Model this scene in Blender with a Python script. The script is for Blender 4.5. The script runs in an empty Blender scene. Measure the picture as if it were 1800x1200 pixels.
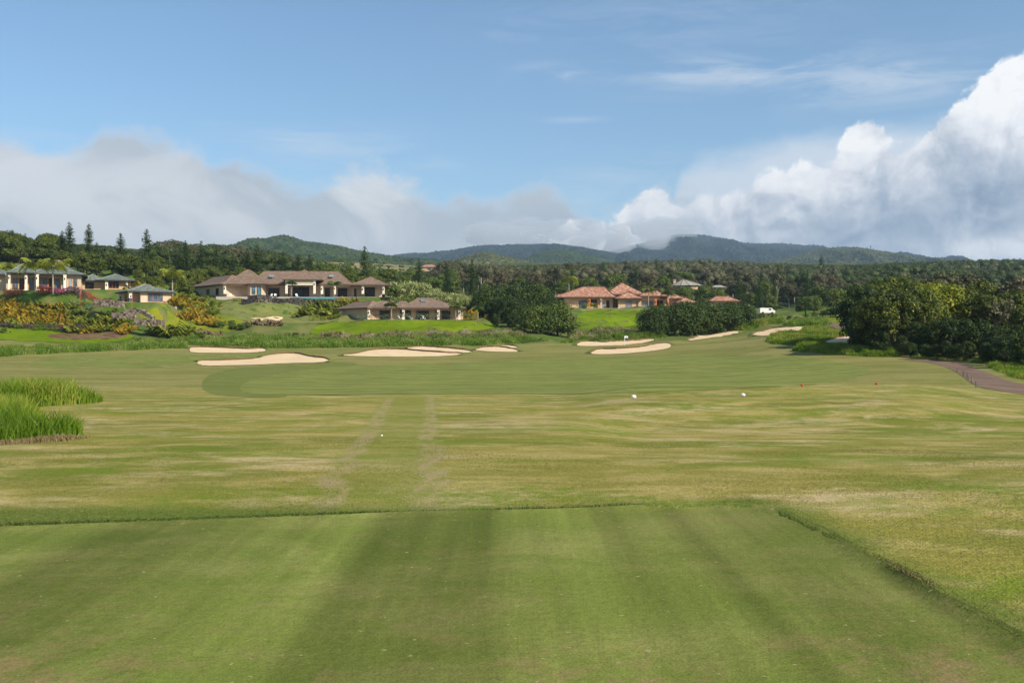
import bpy, math, random
import numpy as np
from mathutils import Vector, Matrix
from mathutils.geometry import delaunay_2d_cdt
F=1750.0; CZ=1.8; R=math.radians
rng=np.random.default_rng(7); random.seed(7)
scene=bpy.context.scene; COL=scene.collection

# ---------------------------------------------------------------- materials
def new_mat(name):
    m=bpy.data.materials.new(name); m.use_nodes=True
    nt=m.node_tree; nt.nodes.clear()
    out=nt.nodes.new('ShaderNodeOutputMaterial'); b=nt.nodes.new('ShaderNodeBsdfPrincipled')
    nt.links.new(b.outputs[0],out.inputs[0]); b.inputs['Roughness'].default_value=.85
    b.inputs['Specular IOR Level'].default_value=.2
    return m,nt,b,out
def N(nt,t,**k):
    n=nt.nodes.new(t)
    for a,v in k.items(): setattr(n,a,v)
    return n
def setin(nt,sock,v):
    if isinstance(v,bpy.types.NodeSocket): nt.links.new(v,sock)
    elif v is not None:
        if isinstance(v,(tuple,list)) and len(v)==3 and sock.type=='RGBA': v=(*v,1)
        sock.default_value=v
def math_(nt,op,a,b=None,c=None,clamp=False):
    n=N(nt,'ShaderNodeMath',operation=op); n.use_clamp=clamp
    setin(nt,n.inputs[0],a); setin(nt,n.inputs[1],b)
    if c is not None: setin(nt,n.inputs[2],c)
    return n.outputs[0]
def mixc(nt,f,a,b,mode='MIX'):
    n=N(nt,'ShaderNodeMix',data_type='RGBA',blend_type=mode)
    setin(nt,n.inputs[0],f); setin(nt,n.inputs[6],a); setin(nt,n.inputs[7],b)
    return n.outputs[2]
def mapr(nt,v,a,b,c=0.,d=1.,smooth=True):
    n=N(nt,'ShaderNodeMapRange'); n.interpolation_type='SMOOTHSTEP' if smooth else 'LINEAR'
    setin(nt,n.inputs[0],v)
    for i,x in enumerate((a,b,c,d)): setin(nt,n.inputs[i+1],x)
    return n.outputs[0]
def noise(nt,vec,scale,detail=3,rough=.55,dist=0.):
    n=N(nt,'ShaderNodeTexNoise'); n.inputs['Scale'].default_value=scale
    n.inputs['Detail'].default_value=detail; n.inputs['Roughness'].default_value=rough
    n.inputs['Distortion'].default_value=dist
    if vec is not None: nt.links.new(vec,n.inputs['Vector'])
    return n.outputs[0]
def pos(nt,scale=(1,1,1),rotz=0.,loc=(0,0,0),space='pos'):
    if space=='pos': s=N(nt,'ShaderNodeNewGeometry').outputs['Position']
    else: s=N(nt,'ShaderNodeTexCoord').outputs['Object']
    m=N(nt,'ShaderNodeMapping'); nt.links.new(s,m.inputs[0])
    m.inputs['Scale'].default_value=scale; m.inputs['Rotation'].default_value=(0,0,rotz); m.inputs['Location'].default_value=loc
    return m.outputs[0]
def bump(nt,b,h,strength=.4,dist=.05):
    n=N(nt,'ShaderNodeBump'); n.inputs['Strength'].default_value=strength; n.inputs['Distance'].default_value=dist
    nt.links.new(h,n.inputs['Height']); nt.links.new(n.outputs[0],b.inputs['Normal'])
def hexc(h):
    h=h.lstrip('#'); c=[int(h[i:i+2],16)/255 for i in (0,2,4)]
    return tuple((x/12.92 if x<=.04045 else ((x+.055)/1.055)**2.4) for x in c)
def simple(name,c,rough=.8,var=.15,scale=3.,bmp=0.,metal=0.,spec=.3):
    m,nt,b,o=new_mat(name)
    p=pos(nt,space='obj'); n=noise(nt,p,scale,4)
    f=mapr(nt,n,.3,.7,1-var,1+var,False)
    vm=N(nt,'ShaderNodeVectorMath',operation='SCALE'); vm.inputs[0].default_value=c; nt.links.new(f,vm.inputs['Scale'])
    nt.links.new(vm.outputs[0],b.inputs['Base Color'])
    b.inputs['Roughness'].default_value=rough; b.inputs['Metallic'].default_value=metal; b.inputs['Specular IOR Level'].default_value=spec
    if bmp: bump(nt,b,n,bmp,.05)
    return m

# ---------------------------------------------------------------- terrain height
def zpy(Y,py): return CZ+Y*(600-py)/F
NEARL=[(9,'z',0.),(12,'z',.0),(16,'z',-.12),(22,'z',-.32),(30,'z',-.5),(38,'z',-.62),(48,'z',-.9),(57,'z',-1.18),(66,'z',-1.4),(80,'z',-1.62),(100,'z',-1.68)]
NEARR=[(9,'z',.02),(12,'z',.03),(16,'z',-.12),(22,'z',-.42),(28,'z',-.72),(32,'z',-.68),(34.6,'z',-.42),(36,'z',-.36),(39.6,'z',-.38),(41.5,'z',-.6),(46,'z',-.78),(50,'z',-.86),(53,'z',-.74),(55,'z',-.68),(60,'z',-.74),(64,'z',-1.0),(70,'z',-1.3)]
COLS={
-600:(NEARL,[(120,645),(150,632),(180,612),(205,590),(240,540),(262,512),(290,474),(400,440),(520,425),(700,425),(1500,430),(2500,435)]),
0:(NEARL,[(120,650),(150,637),(170,628),(185,614),(205,601),(220,580),(232,564),(242,551),(250,514),(262,509),(275,500),(290,474),(320,465),(400,455),(520,440),(700,440),(1500,445),(2500,450)]),
200:(NEARL,[(120,651),(150,639),(175,623),(190,612),(205,604),(215,597),(225,585),(233,566),(238,546),(242,533),(256,530),(275,512),(300,490),(340,480),(420,467),(520,448),(700,446),(1500,450),(2500,453)]),
400:(NEARL,[(120,651),(150,639),(170,628),(185,615),(200,607),(215,600),(230,588),(240,579),(250,564),(262,546),(276,524),(300,521),(330,512),(420,492),(520,470),(700,462),(1500,460),(2500,458)]),
600:(NEARL,[(120,650),(150,637),(170,625),(185,614),(200,607),(215,601),(228,592),(236,576),(243,563),(256,561.5),(270,540),(279,523),(305,521),(340,514),(420,499),(520,488),(640,478),(760,472),(900,461),(1100,466),(1500,461),(2500,462)]),
800:(NEARL,[(120,650),(150,637),(170,625),(190,611),(205,604),(220,596),(232,578),(243,563),(262,561),(290,548),(330,535),(420,520),(520,508),(700,495),(1000,478),(1500,471),(2500,462)]),
1000:(NEARL[:-2]+[(80,'z',-1.55)],[(100,660),(125,646),(150,633),(175,618),(195,608),(215,600),(232,594),(247,587),(262,572),(285,550),(300,542),(330,540),(380,535),(460,522),(600,508),(800,493),(1100,478),(1500,471),(2500,464)]),
1130:(NEARR,[(100,658),(125,645),(150,632),(175,616),(198,604),(218,597),(235,591),(250,585),(262,573),(285,551),(300,542),(330,541),(380,537),(460,523),(600,508),(800,493),(1100,478),(1500,471),(2500,464)]),
1250:(NEARR,[(100,656),(125,643),(145,630),(165,616),(185,604),(205,595),(225,590),(250,580),(280,562),(310,548),(380,541),(460,528),(600,510),(800,493),(1100,478),(1500,471),(2500,464)]),
1400:(NEARR,[(85,664),(105,650),(122,637),(140,621),(155,606),(170,593),(190,582),(210,574),(240,567),(270,560),(300,555),(380,545),(460,532),(600,512),(800,495),(1100,478),(1500,469),(2500,465)]),
1600:(NEARR,[(82,664),(97,650),(110,640),(122,632),(135,618),(150,600),(165,585),(180,572),(200,563),(230,556),(270,549),(400,530),(600,505),(800,487),(1100,475),(1500,471),(2500,467)]),
1800:(NEARR[:6]+[(38,'z',-.85),(50,'z',-1.1)],[(60,692),(72,675),(85,660),(100,645),(120,634),(150,618),(200,600),(260,580),(350,560),(500,525),(700,490),(1000,470),(1500,465),(2500,467)]),
2500:(NEARL[:6]+[(50,'z',-.8)],[(60,685),(80,665),(110,640),(150,615),(200,595),(260,575),(350,555),(500,520),(700,490),(1000,470),(1500,465),(2500,467)]),
}
LY=np.linspace(math.log(9),math.log(2500),1100)
def gsm(a,s,axis=-1):
    k=np.arange(-int(3*s)-1,int(3*s)+2); w=np.exp(-.5*(k/s)**2); w/=w.sum(); a=np.moveaxis(a,axis,-1)
    p=np.concatenate([np.repeat(a[...,:1],len(k)//2,-1),a,np.repeat(a[...,-1:],len(k)//2,-1)],-1)
    r=np.apply_along_axis(lambda v:np.convolve(v,w,'valid'),-1,p); return np.moveaxis(r,-1,axis)
cu=sorted(COLS); prof=[]
for c in cu:
    near,far=COLS[c]; pts=[(y,z) for y,_,z in near]+[(y,zpy(y,p)) for y,p in far if y>near[-1][0]]
    pts.sort(); v=np.interp(LY,[math.log(a) for a,_ in pts],[b for _,b in pts]); prof.append(v)
prof=np.array(prof)
for i in range(len(prof)):      # a little smoothing near, more far
    prof[i]=np.where(LY<math.log(70),gsm(prof[i],4),gsm(prof[i],7))
UG=np.linspace(-600,2500,775)
T=np.empty((len(UG),len(LY)))
for i,u in enumerate(UG):
    j=max(0,min(len(cu)-2,int(np.searchsorted(cu,u)-1))); t=(u-cu[j])/(cu[j+1]-cu[j]); t=t*t*(3-2*t)*.5+t*.5
    T[i]=prof[j]*(1-t)+prof[j+1]*t
T=gsm(T,5,0)
_w=rng.normal(size=(40,2)); _w/=np.linalg.norm(_w,axis=1)[:,None]; _l=np.geomspace(.9,60,40); _ph=rng.uniform(0,6.28,40)
def micro(x,Y,lo=2.,hi=60.,amp=.006):
    s=0
    for (a,b),l,p in zip(_w,_l,_ph):
        if lo<=l<=hi: s=s+np.sin((a*x+b*Y)*6.28/l+p)*l*amp
    return s
def H0(x,Y):
    x=np.asarray(x,float); Y=np.asarray(Y,float)
    u=np.clip(900+F*x/np.maximum(Y,9),-600,2499.9); ly=np.log(np.clip(Y,9,2499))
    a=(u-UG[0])/(UG[1]-UG[0]); b=(ly-LY[0])/(LY[1]-LY[0])
    i=np.clip(a.astype(int),0,len(UG)-2); j=np.clip(b.astype(int),0,len(LY)-2); fa=a-i; fb=b-j
    z=T[i,j]*(1-fa)*(1-fb)+T[i+1,j]*fa*(1-fb)+T[i,j+1]*(1-fa)*fb+T[i+1,j+1]*fa*fb
    w=np.clip((Y-12)/25,0,1)
    z=z+w*micro(x,Y,2,9,.0011)*np.clip(Y/60,.6,2)+w*np.clip((Y-190)/60,0,1)*micro(x,Y,3,30,.012)
    for (a0,a1,ya,yb,Yr,pz,fall) in PADS:
        xa,xb=(a0-900)/F*Yr,(a1-900)/F*Yr; Z=zpy(Yr,pz)
        if Y.max()<ya-fall or Y.min()>yb+fall: continue
        d=np.hypot(np.maximum(0,np.maximum(xa-x,x-xb)),np.maximum(0,np.maximum(ya-Y,Y-yb))); t=np.clip(1-d/fall,0,1); t=t*t*(3-2*t); z=z*(1-t)+(Z-.12)*t
    return z
PADS=[(-80,142,246,264,250,511,5),(142,232,259,272,262,509,4),(184,284,234.5,250,238,531,4),(640,822,241.5,258,245,561.5,5),(388,690,277.3,298,280,522.5,4),(985,1222,306,326,310,542,7)]
TEE=np.array([(-16,8.1),(-4.9,9.545),(-2.69,10.0),(-.83,10.43),(1.2,10.64),(2.35,10.74),(2.68,10.55),(2.74,10.1),(2.86,8),(2.98,5.5),(3.05,2),(3.1,-8),(-16,-8)])
def sdist(poly,x,Y):
    x=np.asarray(x,float); Y=np.asarray(Y,float); d=np.full(x.shape,1e9); ins=np.zeros(x.shape,bool); n=len(poly)
    for i in range(n):
        ax,ay=poly[i]; bx,by=poly[(i+1)%n]; ex,ey=bx-ax,by-ay
        t=np.clip(((x-ax)*ex+(Y-ay)*ey)/(ex*ex+ey*ey+1e-12),0,1)
        d=np.minimum(d,np.hypot(x-ax-t*ex,Y-ay-t*ey))
        c=((ay>Y)!=(by>Y)); xi=ax+(Y-ay)*ex/(ey if abs(ey)>1e-9 else 1e-9); ins^=c&(x<xi)
    return np.where(ins,-d,d)
def H(x,Y):
    z=H0(x,Y); x=np.asarray(x,float); Y=np.asarray(Y,float)
    near=(Y<14)&(Y>-12)&(np.abs(x)<20)
    if np.any(near):
        d=sdist(TEE,np.where(near,x,50),np.where(near,Y,50))
        t=np.clip((d+.04)/.14,0,1); t=t*t*(3-2*t)
        z=np.where(near,z*(t)+(-.04)*(1-t)+t*np.exp(-np.maximum(d,0)/1.2)*(.008+.012*np.clip((x-2.2)/.6,0,1)),z)
    return z
def h1(x,Y): return float(H(np.array([x]),np.array([Y]))[0])
_Yr=np.exp(np.linspace(math.log(9.),math.log(2400),9000))
def ray(u,py,ymin=0):
    x=(u-900)/F*_Yr; z=H(x,_Yr); p=600-F*(z-CZ)/_Yr
    k=np.nonzero((p<=py)&(_Yr>=ymin))[0]
    i=k[0] if len(k) else len(_Yr)-1
    Y=_Yr[i]
    if i>0 and p[i-1]>py: t=(p[i-1]-py)/(p[i-1]-p[i]); Y=_Yr[i-1]+t*(_Yr[i]-_Yr[i-1])
    return (u-900)/F*Y,Y
def at(u,py,Y): return Vector(((u-900)/F*Y,Y,CZ+Y*(600-py)/F))

# ---------------------------------------------------------------- object helpers
def raw_mesh(name,V,Fc,mats,midx=None,smooth=False,tint=None):
    V=np.asarray(V,np.float32); me=bpy.data.meshes.new(name)
    if isinstance(Fc,np.ndarray):
        n=Fc.shape[1]; idx=Fc.ravel().astype(np.int32); starts=(np.arange(len(Fc))*n).astype(np.int32); tot=np.full(len(Fc),n,np.int32)
    else:
        idx=np.array([i for f in Fc for i in f],np.int32); tot=np.array([len(f) for f in Fc],np.int32); starts=np.concatenate([[0],np.cumsum(tot)[:-1]]).astype(np.int32)
    me.vertices.add(len(V)); me.vertices.foreach_set('co',V.ravel())
    me.loops.add(len(idx)); me.loops.foreach_set('vertex_index',idx)
    me.polygons.add(len(starts)); me.polygons.foreach_set('loop_start',starts); me.polygons.foreach_set('loop_total',tot)
    if midx is not None: me.polygons.foreach_set('material_index',np.asarray(midx,np.int32))
    me.polygons.foreach_set('use_smooth',np.full(len(starts),smooth,bool))
    if tint is not None:
        a=me.attributes.new('tint','FLOAT','POINT'); a.data.foreach_set('value',np.asarray(tint,np.float32))
    me.update(calc_edges=True); me.validate()
    for m in (mats if isinstance(mats,(list,tuple)) else [mats]): me.materials.append(m)
    return me
def link(name,me,parent=None,label=None,cat=None,group=None,kind=None,loc=None):
    o=bpy.data.objects.new(name,me); COL.objects.link(o)
    if parent is not None: o.parent=parent
    if loc is not None: o.location=loc
    tag(o,label,cat,group,kind); return o
def tag(o,label=None,cat=None,group=None,kind=None):
    for k,v in (('label',label),('category',cat),('group',group),('kind',kind)):
        if v: o[k]=v
def empty(name,loc,rz=0,**k):
    o=link(name,None,**k); o.location=loc; o.rotation_euler=(0,0,rz); o.empty_display_size=.5; return o
class MB:
    def __init__(s): s.v=[]; s.f=[]; s.m=[]
    def add(s,V,Fc,mi=0):
        b=len(s.v); s.v+= [tuple(p) for p in V]; s.f+=[tuple(i+b for i in f) for f in Fc]; s.m+=[mi]*len(Fc)
    def box(s,x0,x1,y0,y1,z0,z1,mi=0):
        s.add([(x0,y0,z0),(x1,y0,z0),(x1,y1,z0),(x0,y1,z0),(x0,y0,z1),(x1,y0,z1),(x1,y1,z1),(x0,y1,z1)],[(3,2,1,0),(4,5,6,7),(0,1,5,4),(1,2,6,5),(2,3,7,6),(3,0,4,7)],mi)
    def tube(s,P,Rr,n=8,mi=0,cap=True):
        P=[Vector(p) for p in P]; rings=[]
        for i,p in enumerate(P):
            d=(P[min(i+1,len(P)-1)]-P[max(i-1,0)]).normalized(); a=d.orthogonal().normalized() if abs(d.z)<.99 else Vector((1,0,0)); a=(a-d*a.dot(d)).normalized(); b=d.cross(a)
            r=Rr[i] if hasattr(Rr,'__len__') else Rr
            rings.append([p+(a*math.cos(6.2832*k/n)+b*math.sin(6.2832*k/n))*r for k in range(n)])
        V=[q for r in rings for q in r]; Fc=[]
        for i in range(len(P)-1):
            for k in range(n): Fc.append((i*n+k,i*n+(k+1)%n,(i+1)*n+(k+1)%n,(i+1)*n+k))
        if cap: Fc.append(tuple(range(n))[::-1]); Fc.append(tuple((len(P)-1)*n+k for k in range(n)))
        s.add(V,Fc,mi)
    def prism(s,poly,z0,z1,mi=0):
        n=len(poly); V=[(x,y,z0) for x,y in poly]+[(x,y,z1) for x,y in poly]
        s.add(V,[tuple(range(n))[::-1],tuple(range(n,2*n))]+[(i,(i+1)%n,n+(i+1)%n,n+i) for i in range(n)],mi)
    def mesh(s,name,mats,smooth=False): return raw_mesh(name,s.v,s.f,mats,s.m,smooth)
    def build(s,name,mats,parent=None,smooth=False,**k): return link(name,s.mesh(name,mats,smooth),parent,**k)

# ---------------------------------------------------------------- draped sheets
def smooth_poly(P,it=2):
    P=[tuple(p) for p in P]
    for _ in range(it):
        Q=[]
        for i in range(len(P)):
            a=P[i]; b=P[(i+1)%len(P)]; Q.append((a[0]*.75+b[0]*.25,a[1]*.75+b[1]*.25)); Q.append((a[0]*.25+b[0]*.75,a[1]*.25+b[1]*.75))
        P=Q
    return P
def resample(P,step):
    Q=[]
    for i in range(len(P)):
        a=P[i]; b=P[(i+1)%len(P)]; n=max(1,int(math.hypot(b[0]-a[0],b[1]-a[1])/step))
        Q+=[(a[0]+(b[0]-a[0])*k/n,a[1]+(b[1]-a[1])*k/n) for k in range(n)]
    return Q
def world_poly(px,it=2,ymin=0):
    return [ray(u,p,ymin) for u,p in smooth_poly(px,it)]
def sheet_mesh(name,W,mat,off,step):
    W=resample(W,step); xs=[p[0] for p in W]; ys=[p[1] for p in W]
    gx,gy=np.meshgrid(np.arange(min(xs),max(xs),step),np.arange(min(ys),max(ys),step)); gx=gx.ravel(); gy=gy.ravel()
    d=sdist(np.array(W),gx,gy); k=d<-step*.4; pts=[Vector(p) for p in W]+[Vector((a,b)) for a,b in zip(gx[k],gy[k])]
    n=len(W); r=delaunay_2d_cdt(pts,[],[list(range(n))],1,1e-5)
    v=np.array([(p.x,p.y) for p in r[0]]); f=[tuple(q) for q in r[2]]
    z=H(v[:,0],v[:,1])+(off(v[:,0],v[:,1],W) if callable(off) else off)
    Fa=np.array([q for q in f if len(q)==3])
    a=v[Fa[:,1]]-v[Fa[:,0]]; b=v[Fa[:,2]]-v[Fa[:,0]]; flip=(a[:,0]*b[:,1]-a[:,1]*b[:,0])<0; Fa[flip]=Fa[flip][:,::-1]
    return raw_mesh(name,np.column_stack([v,z]),Fa,mat,smooth=True)
# ================================================================ GROUND MATERIALS
def grass_mat(name,cols,streak=1.,stripe=None,fine=1.,dry=None,bmp=.5,extra=None,patch=None):
    """cols: three albedo colours (dark, mid, light) mixed by wide, medium and fine noise."""
    m,nt,b,o=new_mat(name)
    p=pos(nt); pst=pos(nt,(.75,1.05,1),.1)
    nw=noise(nt,pst,.11,4,.6,.6); nm=noise(nt,pst,.75,5,.65,.4); nf=noise(nt,p,14.,3,.7); nff=noise(nt,p,55.,2,.7)
    c=mixc(nt,mapr(nt,nw,.36,.64),cols[0],cols[1]); c=mixc(nt,math_(nt,'MULTIPLY',mapr(nt,nm,.42,.66),streak,clamp=True),c,cols[2])
    if dry:
        nd=noise(nt,pos(nt,(.6,1.,1),-.12,(31,7,3)),.4,6,.7,.8); nd2=noise(nt,pst,2.6,4,.7)
        f=math_(nt,'MULTIPLY',mapr(nt,nd,.47,.66),mapr(nt,nd2,.3,.62)); c=mixc(nt,math_(nt,'MULTIPLY',f,dry[1]),c,dry[0])
    if patch:
        c=mixc(nt,math_(nt,'MULTIPLY',math_(nt,'MULTIPLY',mapr(nt,noise(nt,pos(nt,(.5,1.,1),.2,(9,4,1)),.5,4,.65,.5),.46,.62),mapr(nt,noise(nt,p,3.5,3,.7),.3,.6)),patch[1]),c,patch[0])
    if extra: c=extra(nt,c)
    if stripe: c=stripe(nt,c)
    g=math_(nt,'ADD',mapr(nt,nf,.3,.7,-.16*fine,.16*fine,False),mapr(nt,nff,.3,.7,-.26*fine,.26*fine,False))
    g=math_(nt,'ADD',g,1.)
    vm=N(nt,'ShaderNodeVectorMath',operation='SCALE'); nt.links.new(c,vm.inputs[0]); nt.links.new(g,vm.inputs['Scale'])
    nt.links.new(vm.outputs[0],b.inputs['Base Color']); b.inputs['Roughness'].default_value=.95; b.inputs['Specular IOR Level'].default_value=.05
    h=math_(nt,'ADD',math_(nt,'MULTIPLY',nff,.35),math_(nt,'ADD',nf,math_(nt,'MULTIPLY',nm,.9)))
    bump(nt,b,h,bmp,.035)
    return m
def xcoord(nt,rotz=0.,loc=(0,0,0)):
    s=N(nt,'ShaderNodeSeparateXYZ'); nt.links.new(pos(nt,(1,1,1),rotz,loc),s.inputs[0]); return s.outputs
def ramp(nt,f,stops,interp='EASE'):
    n=N(nt,'ShaderNodeValToRGB'); n.color_ramp.interpolation=interp; e=n.color_ramp.elements
    while len(e)<len(stops): e.new(.5)
    for q,(p,c) in zip(e,stops): q.position=p; q.color=(*c,1) if len(c)==3 else c
    nt.links.new(f,n.inputs[0]); return n.outputs[0]
def tee_stripe(nt,c):
    X,Y,Z=xcoord(nt,R(-.98)); w=noise(nt,pos(nt,(.6,.15,1)),.9,3); xx=math_(nt,'ADD',X,mapr(nt,w,0,1,-.24,.24,False))
    f=mapr(nt,xx,-10,10,0,1,False); v=lambda x:(x+10)/20
    S=[(-10,.85),(-7.5,.85),(-7.2,1),(-5.4,1.02),(-5.0,.95),(-3.85,.98),(-3.55,.7),(-3.1,.68),(-2.65,.84),(-2.2,.96),(-1.4,1.1),(-1.02,.7),(-.5,.73),(-.12,.68),(.12,.94),(.75,1.08),(1.15,.84),(1.5,.95),(1.8,.74),(2.1,.88),(2.35,.74),(2.7,.84),(3.3,.68)]
    # two chained ramps (a ramp holds 32 stops)
    k=ramp(nt,f,[(v(a),(b*.5,)*3) for a,b in S])
    sep=N(nt,'ShaderNodeSeparateColor'); nt.links.new(k,sep.inputs[0])
    ns=noise(nt,pos(nt,(1,.03,1),R(-.98)),4.5,3,.6); k2=math_(nt,'MULTIPLY',math_(nt,'MULTIPLY',sep.outputs[0],2.),mapr(nt,ns,.35,.65,.9,1.1,False))
    vm=N(nt,'ShaderNodeVectorMath',operation='SCALE'); nt.links.new(c,vm.inputs[0]); nt.links.new(k2,vm.inputs['Scale'])
    # worn brown flecks toward the back of the tee
    n=noise(nt,pos(nt),3.1,5,.75); n2=noise(nt,pos(nt),.55,3); g=mapr(nt,Y,6.6,4.9)
    f=math_(nt,'MULTIPLY',math_(nt,'MULTIPLY',mapr(nt,n,.42,.66),mapr(nt,n2,.38,.6)),math_(nt,'ADD',math_(nt,'MULTIPLY',g,.8),.22))
    o=mixc(nt,f,vm.outputs[0],(.24,.17,.08)); sp=noise(nt,pos(nt,(1,1,1),0,(5,5,0)),13.,2,.5)
    return mixc(nt,math_(nt,'MULTIPLY',mapr(nt,sp,.69,.74),.7),o,(.36,.3,.14))
M={}
M['tee']=grass_mat('tee_turf',[(.125,.165,.03),(.168,.2,.042),(.215,.225,.064)],.8,tee_stripe,.85,bmp=.3)
def rough_extra(nt,c):
    X,Y,Z=xcoord(nt)
    # worn walk-off strip with two wheel tracks leading off the tee
    cx=math_(nt,'MULTIPLY_ADD',Y,-.0909,-.51); d=math_(nt,'SUBTRACT',X,cx); wob=noise(nt,pos(nt),.6,3); d=math_(nt,'ADD',d,mapr(nt,wob,0,1,-.35,.35,False))
    wid=math_(nt,'MULTIPLY_ADD',Y,.012,.62)
    inside=math_(nt,'MULTIPLY',mapr(nt,math_(nt,'ABSOLUTE',d),math_(nt,'MULTIPLY',wid,.85),math_(nt,'MULTIPLY',wid,1.25),1,0),mapr(nt,Y,52,46))
    c=mixc(nt,math_(nt,'MULTIPLY',inside,.55),c,(.185,.205,.04))
    tr=math_(nt,'ABSOLUTE',math_(nt,'SUBTRACT',math_(nt,'ABSOLUTE',d),math_(nt,'MULTIPLY',wid,.8)))
    n=noise(nt,pos(nt,(2,.5,1)),1.6,4); t=math_(nt,'MULTIPLY',math_(nt,'MULTIPLY',mapr(nt,tr,.1,.26,1,0),mapr(nt,Y,52,44)),mapr(nt,n,.35,.6))
    c=mixc(nt,math_(nt,'MULTIPLY',t,.75),c,(.34,.27,.14))
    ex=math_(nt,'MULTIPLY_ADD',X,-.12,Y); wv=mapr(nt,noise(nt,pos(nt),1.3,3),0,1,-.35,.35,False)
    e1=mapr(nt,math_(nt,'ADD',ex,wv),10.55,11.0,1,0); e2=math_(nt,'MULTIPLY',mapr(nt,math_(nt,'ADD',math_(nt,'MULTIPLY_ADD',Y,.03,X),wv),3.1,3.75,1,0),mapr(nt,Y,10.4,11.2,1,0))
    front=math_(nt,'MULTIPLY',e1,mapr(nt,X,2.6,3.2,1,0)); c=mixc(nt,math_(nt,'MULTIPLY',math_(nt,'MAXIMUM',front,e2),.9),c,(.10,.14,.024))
    # olive first cut farther on, wild green beyond the bunkers
    n2=noise(nt,pos(nt,(.3,1,1)),.16,4); far=mapr(nt,math_(nt,'ADD',Y,mapr(nt,n2,0,1,-14,14,False)),50,88)
    fc=mixc(nt,mapr(nt,noise(nt,pos(nt,(.12,.6,1)),.32,5,.6,.5),.38,.62),(.16,.17,.045),(.25,.225,.08))
    c=mixc(nt,math_(nt,'MULTIPLY',far,.85),c,fc)
    n3=noise(nt,pos(nt),.09,4); wild=mapr(nt,math_(nt,'ADD',Y,mapr(nt,n3,0,1,-12,12,False)),196,214)
    wc=mixc(nt,mapr(nt,noise(nt,pos(nt),.14,5,.7),.4,.62),(.07,.13,.02),(.15,.15,.05))
    c=mixc(nt,wild,c,wc)
    up=mapr(nt,Y,330,400); uc=mixc(nt,mapr(nt,noise(nt,pos(nt),.03,4),.4,.6),(.04,.06,.016),(.08,.09,.03))
    return mixc(nt,up,c,uc)
M['rough']=grass_mat('rough_turf',[(.14,.16,.026),(.275,.235,.055),(.37,.3,.105)],.95,None,1.35,dry=((.47,.37,.2),1.),bmp=.8,extra=rough_extra,patch=((.13,.19,.016),.8))
def fw_stripe(nt,c):
    p=pos(nt,(.05,1,1),R(2.5)); wv=N(nt,'ShaderNodeTexWave',wave_type='BANDS',bands_direction='Y'); nt.links.new(p,wv.inputs[0])
    wv.inputs['Scale'].default_value=.075; wv.inputs['Distortion'].default_value=3.; wv.inputs['Detail'].default_value=2; wv.inputs['Detail Scale'].default_value=.6
    f=mapr(nt,wv.outputs['Fac'],.25,.75,.84,1.12)
    vm=N(nt,'ShaderNodeVectorMath',operation='SCALE'); nt.links.new(c,vm.inputs[0]); nt.links.new(f,vm.inputs['Scale']); return vm.outputs[0]
M['fairway']=grass_mat('fairway_turf',[(.145,.18,.038),(.185,.21,.048),(.23,.23,.075)],.7,fw_stripe,.6,bmp=.2)
M['cut']=grass_mat('first_cut_turf',[(.125,.16,.032),(.155,.175,.042),(.2,.195,.07)],.6,None,.7,bmp=.25)
M['green']=grass_mat('lawn_turf',[(.13,.165,.04),(.19,.2,.055),(.24,.225,.09)],.5,None,.5,bmp=.2)
M['lawn']=grass_mat('bright_lawn_turf',[(.095,.165,.004),(.135,.205,.006),(.21,.23,.012)],.5,None,.6,bmp=.3)
M['lawn2']=grass_mat('yellow_lawn_turf',[(.12,.165,.01),(.18,.21,.014),(.25,.22,.03)],.6,None,.6,bmp=.3)
M['drygrass']=grass_mat('dry_pasture',[(.2,.18,.07),(.3,.25,.12),(.36,.29,.16)],.7,None,.8,bmp=.3)
M['soil']=grass_mat('bare_soil',[(.11,.06,.04),(.17,.1,.06),(.22,.15,.09)],.7,None,1.,bmp=.6)
def sandm():
    m,nt,b,o=new_mat('bunker_sand'); p=pos(nt); n=noise(nt,p,.35,4); n2=noise(nt,p,3.,5,.7); n3=noise(nt,p,40,2)
    c=mixc(nt,mapr(nt,n,.3,.7),(.68,.5,.29),(.75,.58,.36)); c=mixc(nt,mapr(nt,n2,.5,.75),c,(.58,.42,.25))
    nt.links.new(c,b.inputs['Base Color']); bump(nt,b,math_(nt,'ADD',n2,math_(nt,'MULTIPLY',n3,.2)),.5,.12); b.inputs['Roughness'].default_value=.95; return m
M['sand']=sandm()
M['lip_soil']=simple('lip_soil',(.12,.055,.03),.95,.5,1.5,.5)
def pathm():
    m,nt,b,o=new_mat('worn_path_asphalt'); p=pos(nt); n=noise(nt,pos(nt,(1,.5,1),R(-35)),.5,4,.6); n2=noise(nt,p,9,4,.7)
    c=mixc(nt,mapr(nt,n,.35,.65),(.155,.095,.06),(.205,.135,.092)); c=mixc(nt,mapr(nt,n2,.55,.75),c,(.2,.16,.14))
    c=mixc(nt,mapr(nt,n2,.42,.3),c,(.09,.06,.05)); nt.links.new(c,b.inputs['Base Color']); bump(nt,b,n2,.35,.02); return m
M['path']=pathm()

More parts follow.
